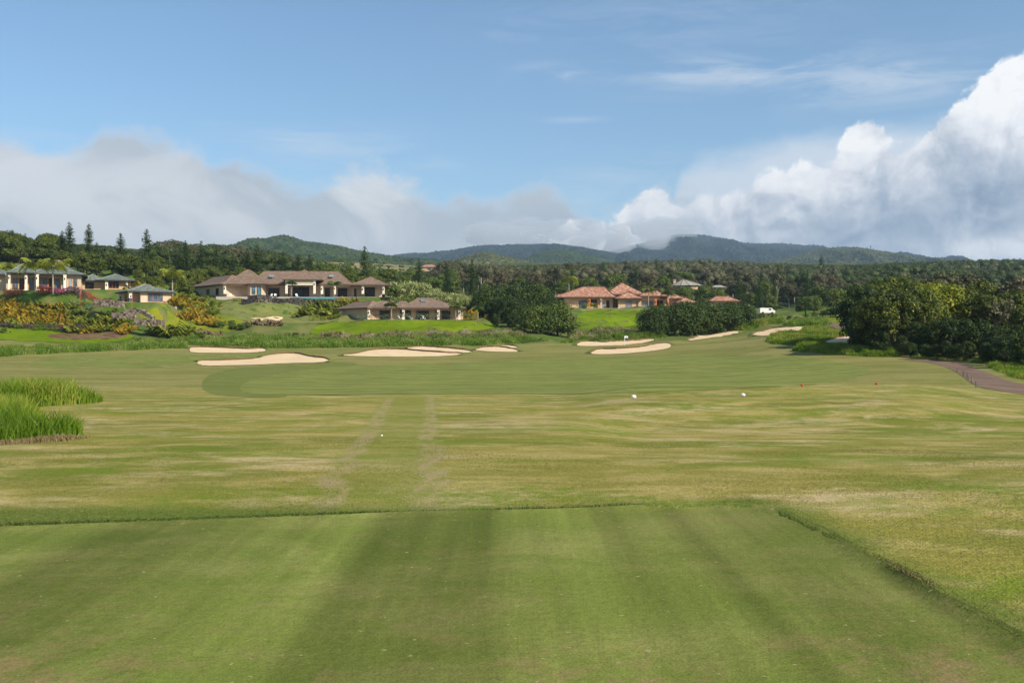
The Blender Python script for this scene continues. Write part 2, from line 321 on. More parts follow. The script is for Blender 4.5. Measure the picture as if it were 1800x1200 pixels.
# ================================================================ GROUND SHEET
def ground():
    rows=np.concatenate([[-60,-40,-25,-15,-11,-9],np.arange(-8.4,7.8,.6),np.arange(7.8,11.4,.055),np.arange(11.4,14,.12)])
    y=14.; L=[]
    while y<2500: L.append(y); y+=max(.22,y*.0085)
    rows=np.concatenate([rows,L,[3200,4500,6500,9500]])
    s_in=np.linspace(-1,1,261); s_out=np.array([1.06,1.15,1.3,1.6,2,2.7,3.6,5,7])
    V=[];nr=len(rows); nc=261+18
    for Y in rows:
        w=max(5.4,Y*.56+.25) if Y<2600 else Y*.56
        x=np.concatenate([-s_out[::-1],s_in,s_out])*w if Y<500 else np.concatenate([-(1+(s_out[::-1]-1)*.11),s_in,1+(s_out-1)*.11])*w
        if Y<60: x[:9]-=np.linspace(40,0,9)[:]; x[-9:]+=np.linspace(0,40,9)
        V.append(np.column_stack([x,np.full(nc,Y),H(x,np.full(nc,Y))]))
    V=np.concatenate(V); i,j=np.meshgrid(np.arange(nr-1),np.arange(nc-1),indexing='ij'); a=(i*nc+j).ravel()
    Fc=np.column_stack([a,a+1,a+nc+1,a+nc])
    link('ground',raw_mesh('ground',V,Fc,M['rough'],smooth=True),kind='structure')
ground()
def tee_outline():
    P=resample([tuple(p) for p in TEE],.18); A=np.array(P); T_=np.roll(A,-1,0)-np.roll(A,1,0); T_/=np.hypot(*T_.T)[:,None]; g=np.random.default_rng(3)
    j=gsm(g.normal(size=(1,len(A))),1.5)[0]*.05+gsm(g.normal(size=(1,len(A))),7)[0]*.08
    O=np.column_stack([-T_[:,1],T_[:,0]]); cx=sdist(TEE,A[:,0]+O[:,0]*.1,A[:,1]+O[:,1]*.1); O*=np.sign(cx)[:,None]
    return [tuple(q) for q in A+O*(.10+j)[:,None]]
link('tee_ground',sheet_mesh('tee_ground',tee_outline(),M['tee'],lambda x,y,W:np.maximum(0,H(x,y)+.006)-H(x,y),.16),kind='structure')
def drape(name,px,mat,off=.03,step=2.,it=2,ymin=0,**k):
    W=world_poly(px,it,ymin); return link(name,sheet_mesh(name,W,M[mat],off,step),kind='structure',**k)
drape('first_cut',[(352,672),(372,655),(430,645),(520,639),(600,636),(640,640),(560,652),(480,668),(470,690),(520,697),(440,699),(360,692)],'cut',.008,1.2)
drape('fairway',[(415,683),(440,667),(500,655),(570,646),(700,640),(900,634),(1000,630),(1150,627),(1300,622),(1400,627),(1490,637),(1540,652),(1480,672),(1350,681),(1200,686),(1050,693),(900,692),(750,693),(520,695),(440,694)],'fairway',.016,1.1)
drape('approach_fairway',[(46,642),(60,632),(130,626),(330,622.5),(470,621),(480,626),(400,629),(345,632),(330,641),(260,647),(150,649),(70,648)],'fairway',.015,1.6)
drape('cart_path',[(1830,698),(1780,690),(1740,684.5),(1716,679),(1700,668),(1685,656),(1665,646),(1640,638.5),(1600,633.5),(1570,631),(1600,630),(1650,633),(1685,635),(1703,641),(1722,651.5),(1745,657.5),(1765,668),(1790,673.5),(1830,679)],'path',.02,.6)
drape('cart_path',[(1438,568),(1460,566.5),(1480,569),(1510,574),(1530,578),(1500,580),(1460,577.5)],'path',.05,1.5)
drape('lawn',[(-60,585),(-40,550),(40,554),(100,558),(160,570),(215,585),(240,592),(215,600),(150,605),(60,607),(0,600)],'lawn',.06,2.,ymin=205)
drape('soil_patch',[(80,588),(130,586),(165,579),(215,581),(228,592),(200,597),(120,597),(85,594)],'soil',.1,1.5,ymin=205)
drape('lawn',[(235,553),(300,532),(330,533),(365,548),(420,560),(440,572),(400,586),(330,582),(270,570)],'lawn2',.06,2.,ymin=205)
drape('lawn',[(375,550),(395,527),(450,526),(520,534),(560,552),(640,556),(640,566),(540,569),(470,567),(430,564)],'green',.07,2.,ymin=228)
drape('lawn',[(540,590),(555,572),(600,566),(640,564.5),(760,562.6),(860,566),(880,576),(820,584),(700,587),(600,589)],'lawn',.08,2.,ymin=220)
drape('lawn',[(1005,579),(1012,556),(1035,545),(1080,543),(1130,545),(1140,560),(1120,574),(1050,579)],'lawn',.08,2.,ymin=238)
drape('lawn',[(1000,547),(1010,542.6),(1120,541.6),(1140,545),(1100,547),(1040,546.5)],'green',.1,2.,ymin=270,it=1)
drape('lawn',[(1350,588),(1365,574),(1400,564),(1450,556),(1500,550),(1540,552),(1540,590),(1490,597),(1440,606),(1380,605),(1350,600)],'lawn2',.03,1.6,ymin=130)
drape('pasture',[(500,470),(520,462),(620,462),(720,466),(760,474),(700,480),(560,478)],'drygrass',.4,12.,ymin=500)

# ================================================================ BUNKERS
BUNK=[
('long narrow sand bunker, upper left one below the tall green grass strip',[(332.5,615),(335,611.5),(343,610.5),(373,611.2),(420,613.6),(443,614.2),(460,612),(469.5,615.7),(462,618.8),(432,620.6),(385,620.6),(336,620.3)]),
('large pale sand bunker with a humped back edge, left front',[(345,639.5),(350,634),(378,634.4),(420,633),(452,631),(466,625.3),(490,622.4),(513,621.4),(527,622.8),(543,627.5),(582,632),(565,638),(501,638.6),(455,641.5),(396,642.8),(359,643.6)]),
('widest sand bunker in the centre left with its tail pointing left',[(598,624),(625,622.6),(647,616.8),(670,614.2),(706,614.6),(760,619.6),(818,621.6),(800,625),(760,627.2),(670,627.4),(613,626)]),
('thin sand bunker right behind the widest one',[(710,612.4),(737,609.2),(760,610.8),(805,613.8),(834,619),(822,620.4),(771,618.8),(737,616)]),
('small lens shaped sand bunker right of the widest one',[(832,615),(850,610.8),(872,610),(895,612.2),(916,618.6),(884,619.2),(850,617.4)]),
('smallest sliver of sand bunker on the centre crest',[(873,608.2),(890,607),(906,608.8),(912,612),(890,611.2)]),
('sand bunker behind the flagstick under a strip of tall grass',[(1013,606.7),(1017,603),(1029,600.4),(1047,601),(1062,602.4),(1075,600.4),(1115,599.6),(1151,595.6),(1148,599),(1127,603.6),(1093,607),(1053,608.4),(1020,608.6)]),
('kidney shaped sand bunker in front of the flagstick',[(1036,622.3),(1044,617),(1053,614),(1075,614.4),(1107,612.4),(1127,611),(1147,605.8),(1167,603.3),(1176,603.8),(1180,607.3),(1176,612.3),(1160,615.4),(1133,618.6),(1100,621.6),(1060,623.3)]),
('slanting sand bunker climbing the slope below the round dark trees',[(1205,598.6),(1230,590.4),(1267,583),(1305,582),(1281,588.6),(1252,593.8),(1216,598.6)]),
('highest slanting sand bunker beside the tall grass mound on the right',[(1315,590.8),(1353,578.8),(1375,575.6),(1413,573.6),(1402,582.8),(1378,583),(1366,586),(1350,590.6)]),
('sand bunker half hidden at the foot of the right hand trees',[(1446,601),(1469,595),(1496,590.8),(1509,592.5),(1504,599),(1488,604),(1460,603.4)]),
('ragged patch of sand on the lawn below the big brown roofed house',[(440,560),(452,559.3),(465,560),(470,558.3),(488,557),(498,558.5),(495,562.3),(482,564),(474,563),(468,560.8),(460,564.4),(452,562)]),
]
def bunker(label,px,i):
    ymin=225 if i==11 else 60
    W=world_poly(px,1 if i!=11 else 0,ymin); ys=[p[1] for p in W]; cy=sum(ys)/len(ys)
    o=link('sand_bunker',sheet_mesh('sand_bunker',W,M['sand'],.07 if i!=11 else .14,1.3),label=label,cat='bunker',group='sand bunkers around the fairway',kind='structure')
    if i==11: return
    W=resample(W,.8); A=np.array(W); n=len(W); area=.5*sum(W[k][0]*W[(k+1)%n][1]-W[(k+1)%n][0]*W[k][1] for k in range(n)); sg=1 if area>0 else -1
    mb=MB(); hh=.09+.0008*cy
    outn=[]
    for k in range(n):
        a=A[k-1]; b=A[(k+1)%n]; t=(b-a); t=t/(np.hypot(*t)+1e-9); outn.append(np.array([t[1],-t[0]])*sg)
    outn=np.array(outn); 
    w=np.clip(outn[:,1]*1.6+.15,0,1); k5=np.ones(7)/7; w=np.convolve(np.concatenate([w[-3:],w,w[:3]]),k5,'valid')
    hv=hh*w*(.75+.5*rng.random(n)); hv=np.convolve(np.concatenate([hv[-1:],hv,hv[:1]]),np.ones(3)/3,'valid')
    z=H(A[:,0],A[:,1]); B=A+outn*.12; C=A+outn*1.4; zc=H(C[:,0],C[:,1]); D=A-outn*.05
    V=[];
    for k in range(n):
        V+=[(D[k,0],D[k,1],z[k]+.02),(B[k,0],B[k,1],z[k]+.09+hv[k]),(B[k,0]+outn[k,0]*.2,B[k,1]+outn[k,1]*.2,z[k]+.1+hv[k]*1.05),(C[k,0],C[k,1],zc[k]-.05)]
    Fc=[];mi=[]
    for k in range(n):
        a=k*4; b=((k+1)%n)*4
        if hv[k]<.03: continue
        for q in range(3): Fc.append((a+q,b+q,b+q+1,a+q+1)); mi.append(0 if q==0 else 1)
    mb.add(V,Fc); mb.m=mi
    link('bunker_lip',raw_mesh('bunker_lip',mb.v,mb.f,[M['lip_soil'],M['cut']],mb.m),o)
for i,(l,p) in enumerate(BUNK): bunker(l,p,i)

# ================================================================ WORLD, SUN, CAMERA
SUN=Vector((.74,-.56,.64)).normalized()
def world():
    w=bpy.data.worlds.new('World'); scene.world=w; w.use_nodes=True; nt=w.node_tree; nt.nodes.clear()
    out=N(nt,'ShaderNodeOutputWorld'); sky=N(nt,'ShaderNodeTexSky'); sky.sky_type='NISHITA'; sky.sun_disc=False
    sky.sun_elevation=math.asin(SUN.z); sky.sun_rotation=math.atan2(SUN.x,SUN.y); sky.air_density=1.; sky.dust_density=.6; sky.ozone_density=1.5; sky.altitude=300
    d=N(nt,'ShaderNodeTexCoord').outputs['Generated']; s=N(nt,'ShaderNodeSeparateXYZ'); nt.links.new(d,s.inputs[0]); X,Y,Z=s.outputs
    A=math_(nt,'ARCTAN2',X,Y); E=math_(nt,'ARCSINE',Z)
    cb=N(nt,'ShaderNodeCombineXYZ'); nt.links.new(A,cb.inputs[0]); nt.links.new(E,cb.inputs[1]); AE=cb.outputs[0]
    ang=lambda px:math.atan((px-900)/F)
    el=lambda px,py:math.atan((600-py)/F*math.cos(ang(px)))
    def curve(pts):   # px,py -> elevation as a function of azimuth
        n=N(nt,'ShaderNodeFloatCurve'); c=n.mapping.curves[0]; n.mapping.use_clip=False
        P=[((ang(a)+.65)/1.3,el(a,b)*2) for a,b in pts]; c.points[0].location=P[0]; c.points[1].location=P[-1]
        for q in P[1:-1]: c.points.new(*q)
        n.mapping.update(); n.inputs[0].default_value=1.
        nt.links.new(mapr(nt,A,-.65,.65,0,1,False),n.inputs[1]); return math_(nt,'MULTIPLY',n.outputs[0],.5)
    def nz(sx,sy,scale,det,rough=.55,dist=0,loc=(0,0,0)):
        m=N(nt,'ShaderNodeMapping'); nt.links.new(AE,m.inputs[0]); m.inputs['Scale'].default_value=(sx,sy,1); m.inputs['Location'].default_value=loc
        return noise(nt,m.outputs[0],scale,det,rough,dist)
    def blob(px,py,rx,ry):
        dx=math_(nt,'DIVIDE',math_(nt,'SUBTRACT',A,ang(px)),rx/F); dy=math_(nt,'DIVIDE',math_(nt,'SUBTRACT',E,el(px,py)),ry/F)
        r2=math_(nt,'ADD',math_(nt,'MULTIPLY',dx,dx),math_(nt,'MULTIPLY',dy,dy)); return math_(nt,'EXPONENT',math_(nt,'MULTIPLY',r2,-1.))
    # --- stratus, left and centre
    t1=curve([(-300,265),(0,252),(70,262),(140,255),(185,215),(235,222),(290,250),(340,262),(400,285),(470,300),(560,322),(600,300),(650,302),(720,330),(800,352),(870,352),(910,330),(945,312),(985,325),(1015,362),(1070,362),(1130,350),(1200,345),(1300,360),(2300,380)])
    f1=nz(1,1.6,9,6,.6,.3); f1b=nz(1,1.3,26,5,.65,.2,(3,1,0))
    e1=math_(nt,'ADD',math_(nt,'SUBTRACT',t1,E),math_(nt,'ADD',mapr(nt,f1,.3,.7,-.018,.018,False),mapr(nt,f1b,.3,.7,-.008,.008,False)))
    m1=mapr(nt,e1,-.010,.016)
    g=nz(1,2.0,6.5,7,.6,.7,(5,2,0)); low=mapr(nt,e1,.0,.11)
    c1=mixc(nt,mapr(nt,g,.4,.6),hexc('b2b9c0'),hexc('d9dbdc')); c1=mixc(nt,math_(nt,'MULTIPLY',low,.5),c1,hexc('cbccce'))
    c1=mixc(nt,math_(nt,'MULTIPLY',blob(200,270,160,45),.45),c1,hexc('adb5c0')); c1=mixc(nt,math_(nt,'MULTIPLY',blob(30,300,90,45),.8),c1,hexc('d3d5da'))
    c1=mixc(nt,math_(nt,'MULTIPLY',blob(940,385,150,28),.75),c1,hexc('a4afbb')); c1=mixc(nt,math_(nt,'MULTIPLY',blob(640,315,80,18),.8),c1,hexc('d8dade'))
    c1=mixc(nt,math_(nt,'MULTIPLY',blob(420,300,90,30),.5),c1,hexc('a8b0bb'))
    # --- cumulus, right
    t2=curve([(-2000,520),(900,520),(960,400),(1010,375),(1080,368),(1120,348),(1150,325),(1190,345),(1240,318),(1290,325),(1320,285),(1350,268),(1400,262),(1440,275),(1490,242),(1540,232),(1590,245),(1640,212),(1665,180),(1700,160),(1740,128),(1775,110),(1820,95),(2100,120),(3000,250)])
    def dens(off):
        m=N(nt,'ShaderNodeMapping'); nt.links.new(AE,m.inputs[0]); m.inputs['Location'].default_value=(off[0]+7,off[1]+3,.0)
        wz=N(nt,'ShaderNodeTexNoise'); wz.inputs['Scale'].default_value=14; wz.inputs['Detail'].default_value=6; nt.links.new(m.outputs[0],wz.inputs['Vector'])
        ad=N(nt,'ShaderNodeVectorMath',operation='MULTIPLY_ADD'); nt.links.new(wz.outputs['Color'],ad.inputs[0]); ad.inputs[1].default_value=(.07,.07,0); nt.links.new(m.outputs[0],ad.inputs[2])
        def vo(sc):
            v=N(nt,'ShaderNodeTexVoronoi',feature='SMOOTH_F1'); v.inputs['Scale'].default_value=sc; v.inputs['Smoothness'].default_value=.35; nt.links.new(ad.outputs[0],v.inputs['Vector']); return v.outputs['Distance']
        a=vo(13.); b=vo(30.); c=noise(nt,ad.outputs[0],60,5,.6); big=noise(nt,ad.outputs[0],5.5,2,.5)
        s=math_(nt,'MULTIPLY_ADD',a,-.75,.5); s=math_(nt,'MULTIPLY_ADD',b,-.3,s); s=math_(nt,'MULTIPLY_ADD',c,.55,s); return math_(nt,'MULTIPLY_ADD',big,.55,s)
    d0=dens((0,0)); d1=dens((-.0075,-.011))
    e2=math_(nt,'MULTIPLY_ADD',math_(nt,'SUBTRACT',d0,.56),.05,math_(nt,'SUBTRACT',t2,E)); m2=mapr(nt,e2,-.002,.006)
    rel=math_(nt,'MULTIPLY',math_(nt,'SUBTRACT',d0,d1),1.6)
    depth=mapr(nt,e2,.0,.12,1,0,False)
    lit=math_(nt,'ADD',math_(nt,'MULTIPLY_ADD',depth,.5,.26),rel)
    lit=math_(nt,'ADD',lit,math_(nt,'MULTIPLY',blob(1380,290,150,50),.2)); lit=math_(nt,'ADD',lit,math_(nt,'MULTIPLY',blob(1770,150,120,110),.35))
    lit=math_(nt,'SUBTRACT',lit,math_(nt,'MULTIPLY',blob(1700,360,150,70),.42)); lit=math_(nt,'SUBTRACT',lit,math_(nt,'MULTIPLY',blob(1500,400,140,50),.28))
    lit=math_(nt,'ADD',lit,math_(nt,'MULTIPLY',blob(1760,440,120,32),.6)); lit=math_(nt,'SUBTRACT',lit,math_(nt,'MULTIPLY',blob(1660,250,40,60),.2))
    c2=ramp(nt,math_(nt,'MULTIPLY_ADD',lit,.6,.33,clamp=True),[(0.,hexc('74849a')),(.25,hexc('8d9bae')),(.45,hexc('a9b2c0')),(.62,hexc('c6cad2')),(.8,hexc('e0e1e5')),(1.,hexc('f2f1f0'))],'LINEAR')
    # --- thin veil behind the cumulus and high wisps
    t3=curve([(-2000,560),(1130,560),(1190,310),(1230,270),(1300,262),(1400,245),(1500,222),(1560,208),(1640,200),(1720,190),(3000,300)])
    m3=math_(nt,'MULTIPLY',mapr(nt,math_(nt,'ADD',math_(nt,'SUBTRACT',t3,E),mapr(nt,nz(1,2,12,5),.3,.7,-.01,.01,False)),-.006,.022),.88)
    wn=nz(1,5.5,7,8,.68,.5,(2,9,0)); wisps=None
    for px,py,rx,ry,k in ((1300,125,220,28,1.),(1560,140,200,40,.8),(980,130,70,16,.8),(560,252,130,24,1.),(745,288,60,12,.8),(910,55,50,16,.6),(40,237,90,8,.7),(360,213,90,8,.4),(1010,211,50,5,.4),(1180,40,260,50,.3),(1500,75,90,12,.3),(1090,300,140,40,.4),(1000,345,90,30,.5),(560,285,200,30,.35)):
        v=math_(nt,'MULTIPLY',blob(px,py,rx,ry),k); wisps=v if wisps is None else math_(nt,'MAXIMUM',wisps,v)
    m4=math_(nt,'MULTIPLY',math_(nt,'MULTIPLY',wisps,mapr(nt,wn,.38,.68)),.72)
    cc=mixc(nt,m1,hexc('cbd3dd'),c1); cc=mixc(nt,m2,cc,c2)
    cc=mixc(nt,1.,cc,cc)
    mask=math_(nt,'MAXIMUM',math_(nt,'MAXIMUM',m1,m2),math_(nt,'MAXIMUM',m3,m4))
    b1=N(nt,'ShaderNodeBackground'); tint=mixc(nt,1.,sky.outputs[0],(SKYT),'MULTIPLY'); nt.links.new(tint,b1.inputs[0]); b1.inputs[1].default_value=SKYS
    b2=N(nt,'ShaderNodeBackground'); nt.links.new(cc,b2.inputs[0]); b2.inputs[1].default_value=CLOUDS
    mx=N(nt,'ShaderNodeMixShader'); nt.links.new(mask,mx.inputs[0]); nt.links.new(b1.outputs[0],mx.inputs[1]); nt.links.new(b2.outputs[0],mx.inputs[2]); nt.links.new(mx.outputs[0],out.inputs[0])
HAZE=.00009
SKYT=(.82,.97,1.03); SKYS=.106; CLOUDS=.92
world(); scene.world.cycles.sampling_method="MANUAL"; scene.world.cycles.sample_map_resolution=512
sl=bpy.data.lights.new('sun','SUN'); sl.energy=4.6; sl.angle=R(.5); sl.color=(1,.90,.73); so=bpy.data.objects.new('sun',sl); COL.objects.link(so); so.rotation_euler=SUN.to_track_quat('Z','Y').to_euler(); so.location=(50,-30,80)
cam=bpy.data.cameras.new('camera'); co=bpy.data.objects.new('camera',cam); COL.objects.link(co); co.location=(0,0,CZ); co.rotation_euler=(R(90),0,0)
cam.sensor_width=36; cam.lens=36*F/1800; cam.clip_end=40000; cam.clip_start=.1; scene.camera=co
vs=scene.view_settings; vs.view_transform='Standard'; vs.look='None'; vs.exposure=.42; vs.gamma=1
scene.cycles.max_bounces=6; scene.cycles.transparent_max_bounces=8; scene.cycles.volume_bounces=1
# ================================================================ VEGETATION
def leafm(name,ca,cb,cc=None,trans=.2,hue=.15,nscale=.5):
    """leaf colours ca..cb picked per leaf (tint) and per plant; cc = odd leaves."""
    m=bpy.data.materials.new(name); m.use_nodes=True; nt=m.node_tree; nt.nodes.clear(); out=N(nt,'ShaderNodeOutputMaterial')
    t=N(nt,'ShaderNodeAttribute',attribute_name='tint').outputs['Fac']; oi=N(nt,'ShaderNodeObjectInfo').outputs['Random']
    f=math_(nt,'ADD',math_(nt,'MULTIPLY',t,1-hue),math_(nt,'MULTIPLY',oi,hue)); c=mixc(nt,f,ca,cb)
    if cc: c=mixc(nt,mapr(nt,t,.8,.88),c,cc)
    d=N(nt,'ShaderNodeBsdfPrincipled'); d.inputs['Roughness'].default_value=.6; d.inputs['Specular IOR Level'].default_value=.25; tr=N(nt,'ShaderNodeBsdfTranslucent'); mx=N(nt,'ShaderNodeMixShader'); mx.inputs[0].default_value=trans
    nt.links.new(c,d.inputs['Base Color']); nt.links.new(c,tr.inputs[0]); nt.links.new(d.outputs[0],mx.inputs[1]); nt.links.new(tr.outputs[0],mx.inputs[2]); nt.links.new(mx.outputs[0],out.inputs[0]); return m
L={}
L['dark']=leafm('dark_leaves',(.018,.04,.007),(.075,.115,.015))
L['clump']=leafm('deep_leaves',(.012,.028,.005),(.045,.078,.01),(.15,.17,.018))
L['mid']=leafm('mid_leaves',(.045,.085,.012),(.15,.19,.03))
L['feather']=leafm('feathery_leaves',(.03,.055,.008),(.13,.16,.016),(.2,.19,.025),hue=.35)
L['grey']=leafm('grey_leaves',(.06,.068,.03),(.155,.15,.07),hue=.35)
L['brown']=leafm('brown_leaves',(.08,.07,.035),(.18,.15,.075),hue=.4)
L['pine']=leafm('pine_needles',(.03,.06,.014),(.09,.135,.03),hue=.4)
L['yellow']=leafm('yellow_green_leaves',(.07,.1,.009),(.3,.33,.018),(.42,.38,.03))
L['olive']=leafm('olive_leaves',(.025,.045,.007),(.14,.17,.015),(.3,.3,.025),hue=.3)
L['areca']=leafm('golden_fronds',(.15,.15,.015),(.5,.31,.02),(.62,.36,.02),hue=.35)
L['frondgreen']=leafm('green_fronds',(.08,.13,.015),(.26,.28,.03),(.42,.33,.04),hue=.3)
L['palm']=leafm('palm_leaves',(.1,.15,.015),(.36,.37,.03),(.5,.4,.04))
L['palmdark']=leafm('dark_palm_leaves',(.05,.09,.015),(.16,.2,.04))
L['cream']=leafm('cream_blossom_leaves',(.13,.19,.04),(.5,.5,.2),(.62,.6,.32))
L['magenta']=leafm('magenta_blossom',(.07,.05,.04),(.32,.06,.2),(.5,.12,.4))
L['red']=leafm('red_blossom',(.25,.03,.03),(.62,.05,.05),(.7,.12,.15))
L['orange']=leafm('orange_blossom',(.3,.08,.03),(.6,.2,.09),(.65,.32,.2))
L['dullmag']=leafm('dull_magenta_blossom',(.06,.055,.035),(.15,.075,.1),(.36,.08,.27))
L['hedge']=leafm('clipped_hedge_leaves',(.08,.13,.05),(.2,.26,.1))
L['blueleaf']=leafm('blue_green_leaves',(.06,.12,.05),(.2,.28,.17))
L['tall']=leafm('tall_grass_blades',(.08,.155,.01),(.22,.34,.02),(.34,.36,.06),trans=.4)
L['tallyel']=leafm('yellow_tall_grass_blades',(.09,.17,.012),(.22,.32,.022),(.34,.34,.06),trans=.4)
L['wood_dark']=leafm('far_dark_leaves',(.018,.036,.009),(.085,.115,.024),hue=.05)
L['wood_mid']=leafm('far_mid_leaves',(.03,.05,.01),(.125,.15,.028),hue=.05)
L['wood_grey']=leafm('far_grey_leaves',(.045,.05,.022),(.17,.155,.075),hue=.05)
L['strip']=leafm('wild_grass_blades',(.09,.17,.015),(.2,.31,.03),(.26,.31,.07),trans=.4)
L['dry']=leafm('dry_grass_blades',(.2,.15,.07),(.36,.28,.14),(.45,.38,.22),trans=.3)
L['scrub']=leafm('scrub_leaves',(.07,.10,.02),(.19,.22,.06),(.33,.28,.13))
L['edgeshade']=leafm('shade_edge_blades',(.03,.055,.009),(.085,.115,.02),(.2,.17,.06),trans=.15)  # shade of the tee lip put into the colour of its grass blades
L['edge']=leafm('edge_grass_blades',(.05,.09,.012),(.17,.21,.035),(.3,.27,.09),trans=.3)
BARK=simple('grey_bark',(.16,.13,.1),.9,.3,2,.3); BARKP=simple('pale_bark',(.34,.3,.24),.9,.25,2,.2); BARKD=simple('dark_bark',(.06,.045,.035),.9,.3,2,.3)

def leaves(cent,nrm,size,g,aspect=.62,jit=.55,tint=None):
    n=len(cent); nn=nrm+g.normal(size=(n,3))*jit; nn/=np.linalg.norm(nn,axis=1)[:,None]+1e-9
    t=g.normal(size=(n,3)); t-=nn*(t*nn).sum(1)[:,None]; t/=np.linalg.norm(t,axis=1)[:,None]+1e-9; b=np.cross(nn,t)
    s=(size*(.6+.8*g.random(n)))[:,None]; t*=s; b*=s*aspect
    V=np.stack([cent-t,cent-b+t*.15,cent+t,cent+b+t*.15],1).reshape(-1,3)
    if tint is None: tint=g.random(n)
    return V,np.arange(4*n).reshape(-1,4),np.repeat(tint,4)
def cat(parts):
    V=[];Fc=[];Tn=[];b=0
    for v,f,t in parts: V.append(v);Fc.append(f+b);Tn.append(t);b+=len(v)
    return np.concatenate(V),np.concatenate(Fc),np.concatenate(Tn)
def clump_leaves(cl,per,size,g,zs=.8,shell=.72,droop=0.):
    P=[]
    for cx,cy,cz,r in cl:
        d=g.normal(size=(per,3)); d[:,2]=np.where(d[:,2]<-.5,-d[:,2],d[:,2]); d/=np.linalg.norm(d,axis=1)[:,None]
        rad=r*(shell+(1.1-shell)*g.random(per))[:,None]; c=np.array([cx,cy,cz])+d*rad*np.array([1,1,zs]); c[:,2]-=droop*g.random(per)*r
        base=g.random()*.45; P.append(leaves(c,d+np.array([0,0,.25]),size,g,jit=.38,tint=np.clip(base+g.random(per)*.55,0,1)))
    return cat(P)
def env_clumps(n,a,b,zc,c,r,g,low=-.7,inner=.25):
    out=[]
    for _ in range(n):
        d=g.normal(size=3); d/=np.linalg.norm(d); 
        if d[2]<low: d[2]=-d[2]
        k=(.92-inner*g.random()) ; out.append((d[0]*a*k,d[1]*b*k,zc+d[2]*c*k,r*(.65+.6*g.random())))
    return out
def limbs(mb,h,hz,spread,n,r,g,lean=0):
    top=Vector((lean*h*.5,0,h*.55)); mb.tube([(0,0,-.6),(lean*h*.15,0,h*.25),top],[r,r*.8,r*.55],8)
    for i in range(n):
        a=6.283*(i+g.random()*.6)/n; s=.25+.3*g.random(); st=Vector((lean*h*s,0,h*s)); e=Vector((math.cos(a)*spread*(.6+.4*g.random()),math.sin(a)*spread*(.6+.4*g.random()),hz*(.75+.3*g.random())))
        m=(st+e)*.5+Vector((0,0,h*.06)); mb.tube([st,m,e],[r*.45,r*.3,r*.1],6)
PR={}
def proto(kind,height,crown,trunkmb,leafmat,bark,cn='crown',tn='trunk'):
    V,Fc,Tn=crown; me=raw_mesh(kind+'_crown',V,Fc,L[leafmat],tint=Tn); tm=trunkmb.mesh(kind+'_trunk',bark,True) if trunkmb else None
    PR.setdefault(kind,[]).append((height,me,tm,cn,tn))
def broad(kind,h,w,leafmat,ncl,per,ls,zlow,nvar,bark=BARK,rfac=.27,low=-.7,lean=0,inner=.25,zs=.8,tr=.03):
    for k in range(nvar):
        g=np.random.default_rng(hash_(kind)+k); zc=(h+zlow)/2; c=(h-zlow)/2*.9
        cl=env_clumps(ncl,w/2*.85,w/2*.85,zc,c*.85,w*rfac*.5,g,low,inner); mb=MB(); limbs(mb,h,zc,w*.35,6,h*tr,g,lean)
        proto(kind,h,clump_leaves(cl,per,ls,g,zs),mb,leafmat,bark)
def hash_(s): return sum(ord(c)*(i+3) for i,c in enumerate(s))
broad('round_tree',8,8.6,'dark',56,130,.2,-1.2,3,BARKD,.42,low=-.95)
broad('thicket_tree',10,9.5,'clump',84,115,.2,-1.2,4,BARK,.28,inner=.4,low=-.95)
broad('yellow_tree',9.5,9,'yellow',70,120,.16,.5,2,BARK,.25)
broad('olive_tree',11,10,'olive',80,105,.19,.0,3,BARK,.25,inner=.3)
broad('feathery_tree',8,5.4,'feather',36,90,.23,.2,4,BARKD,.42)
broad('green_tree',9,7.5,'mid',36,95,.25,.6,3,BARKD,.38)
broad('grey_tree',15,10,'grey',42,90,.27,4.,4,BARKP,.27,low=-.5,inner=.45,zs=.9,tr=.022)
broad('brown_tree',12,9,'brown',34,80,.26,2.5,3,BARKP,.27,inner=.45,tr=.022)
broad('umbrella_tree',10,15,'mid',44,90,.28,5.5,2,BARK,.22,low=-.3,zs=.6)
broad('blossom_tree',5,6.5,'cream',34,70,.15,.8,3,BARKP,.3,zs=.7)
broad('shrub_tree',7,8,'mid',50,130,.18,-.8,2,BARKD,.42,low=-.95)
broad('shrub',2,2.6,'mid',14,60,.13,.0,3,None or BARKD,.4)
broad('leafy_bush',3.5,4,'mid',22,60,.2,0,3,BARKD,.4)
broad('blue_shrub',1.2,1.8,'blueleaf',10,40,.1,.0,2,BARKD,.4)
broad('hedge_mound',1.2,3.2,'hedge',20,75,.085,-.2,3,BARKD,.38,zs=.6)
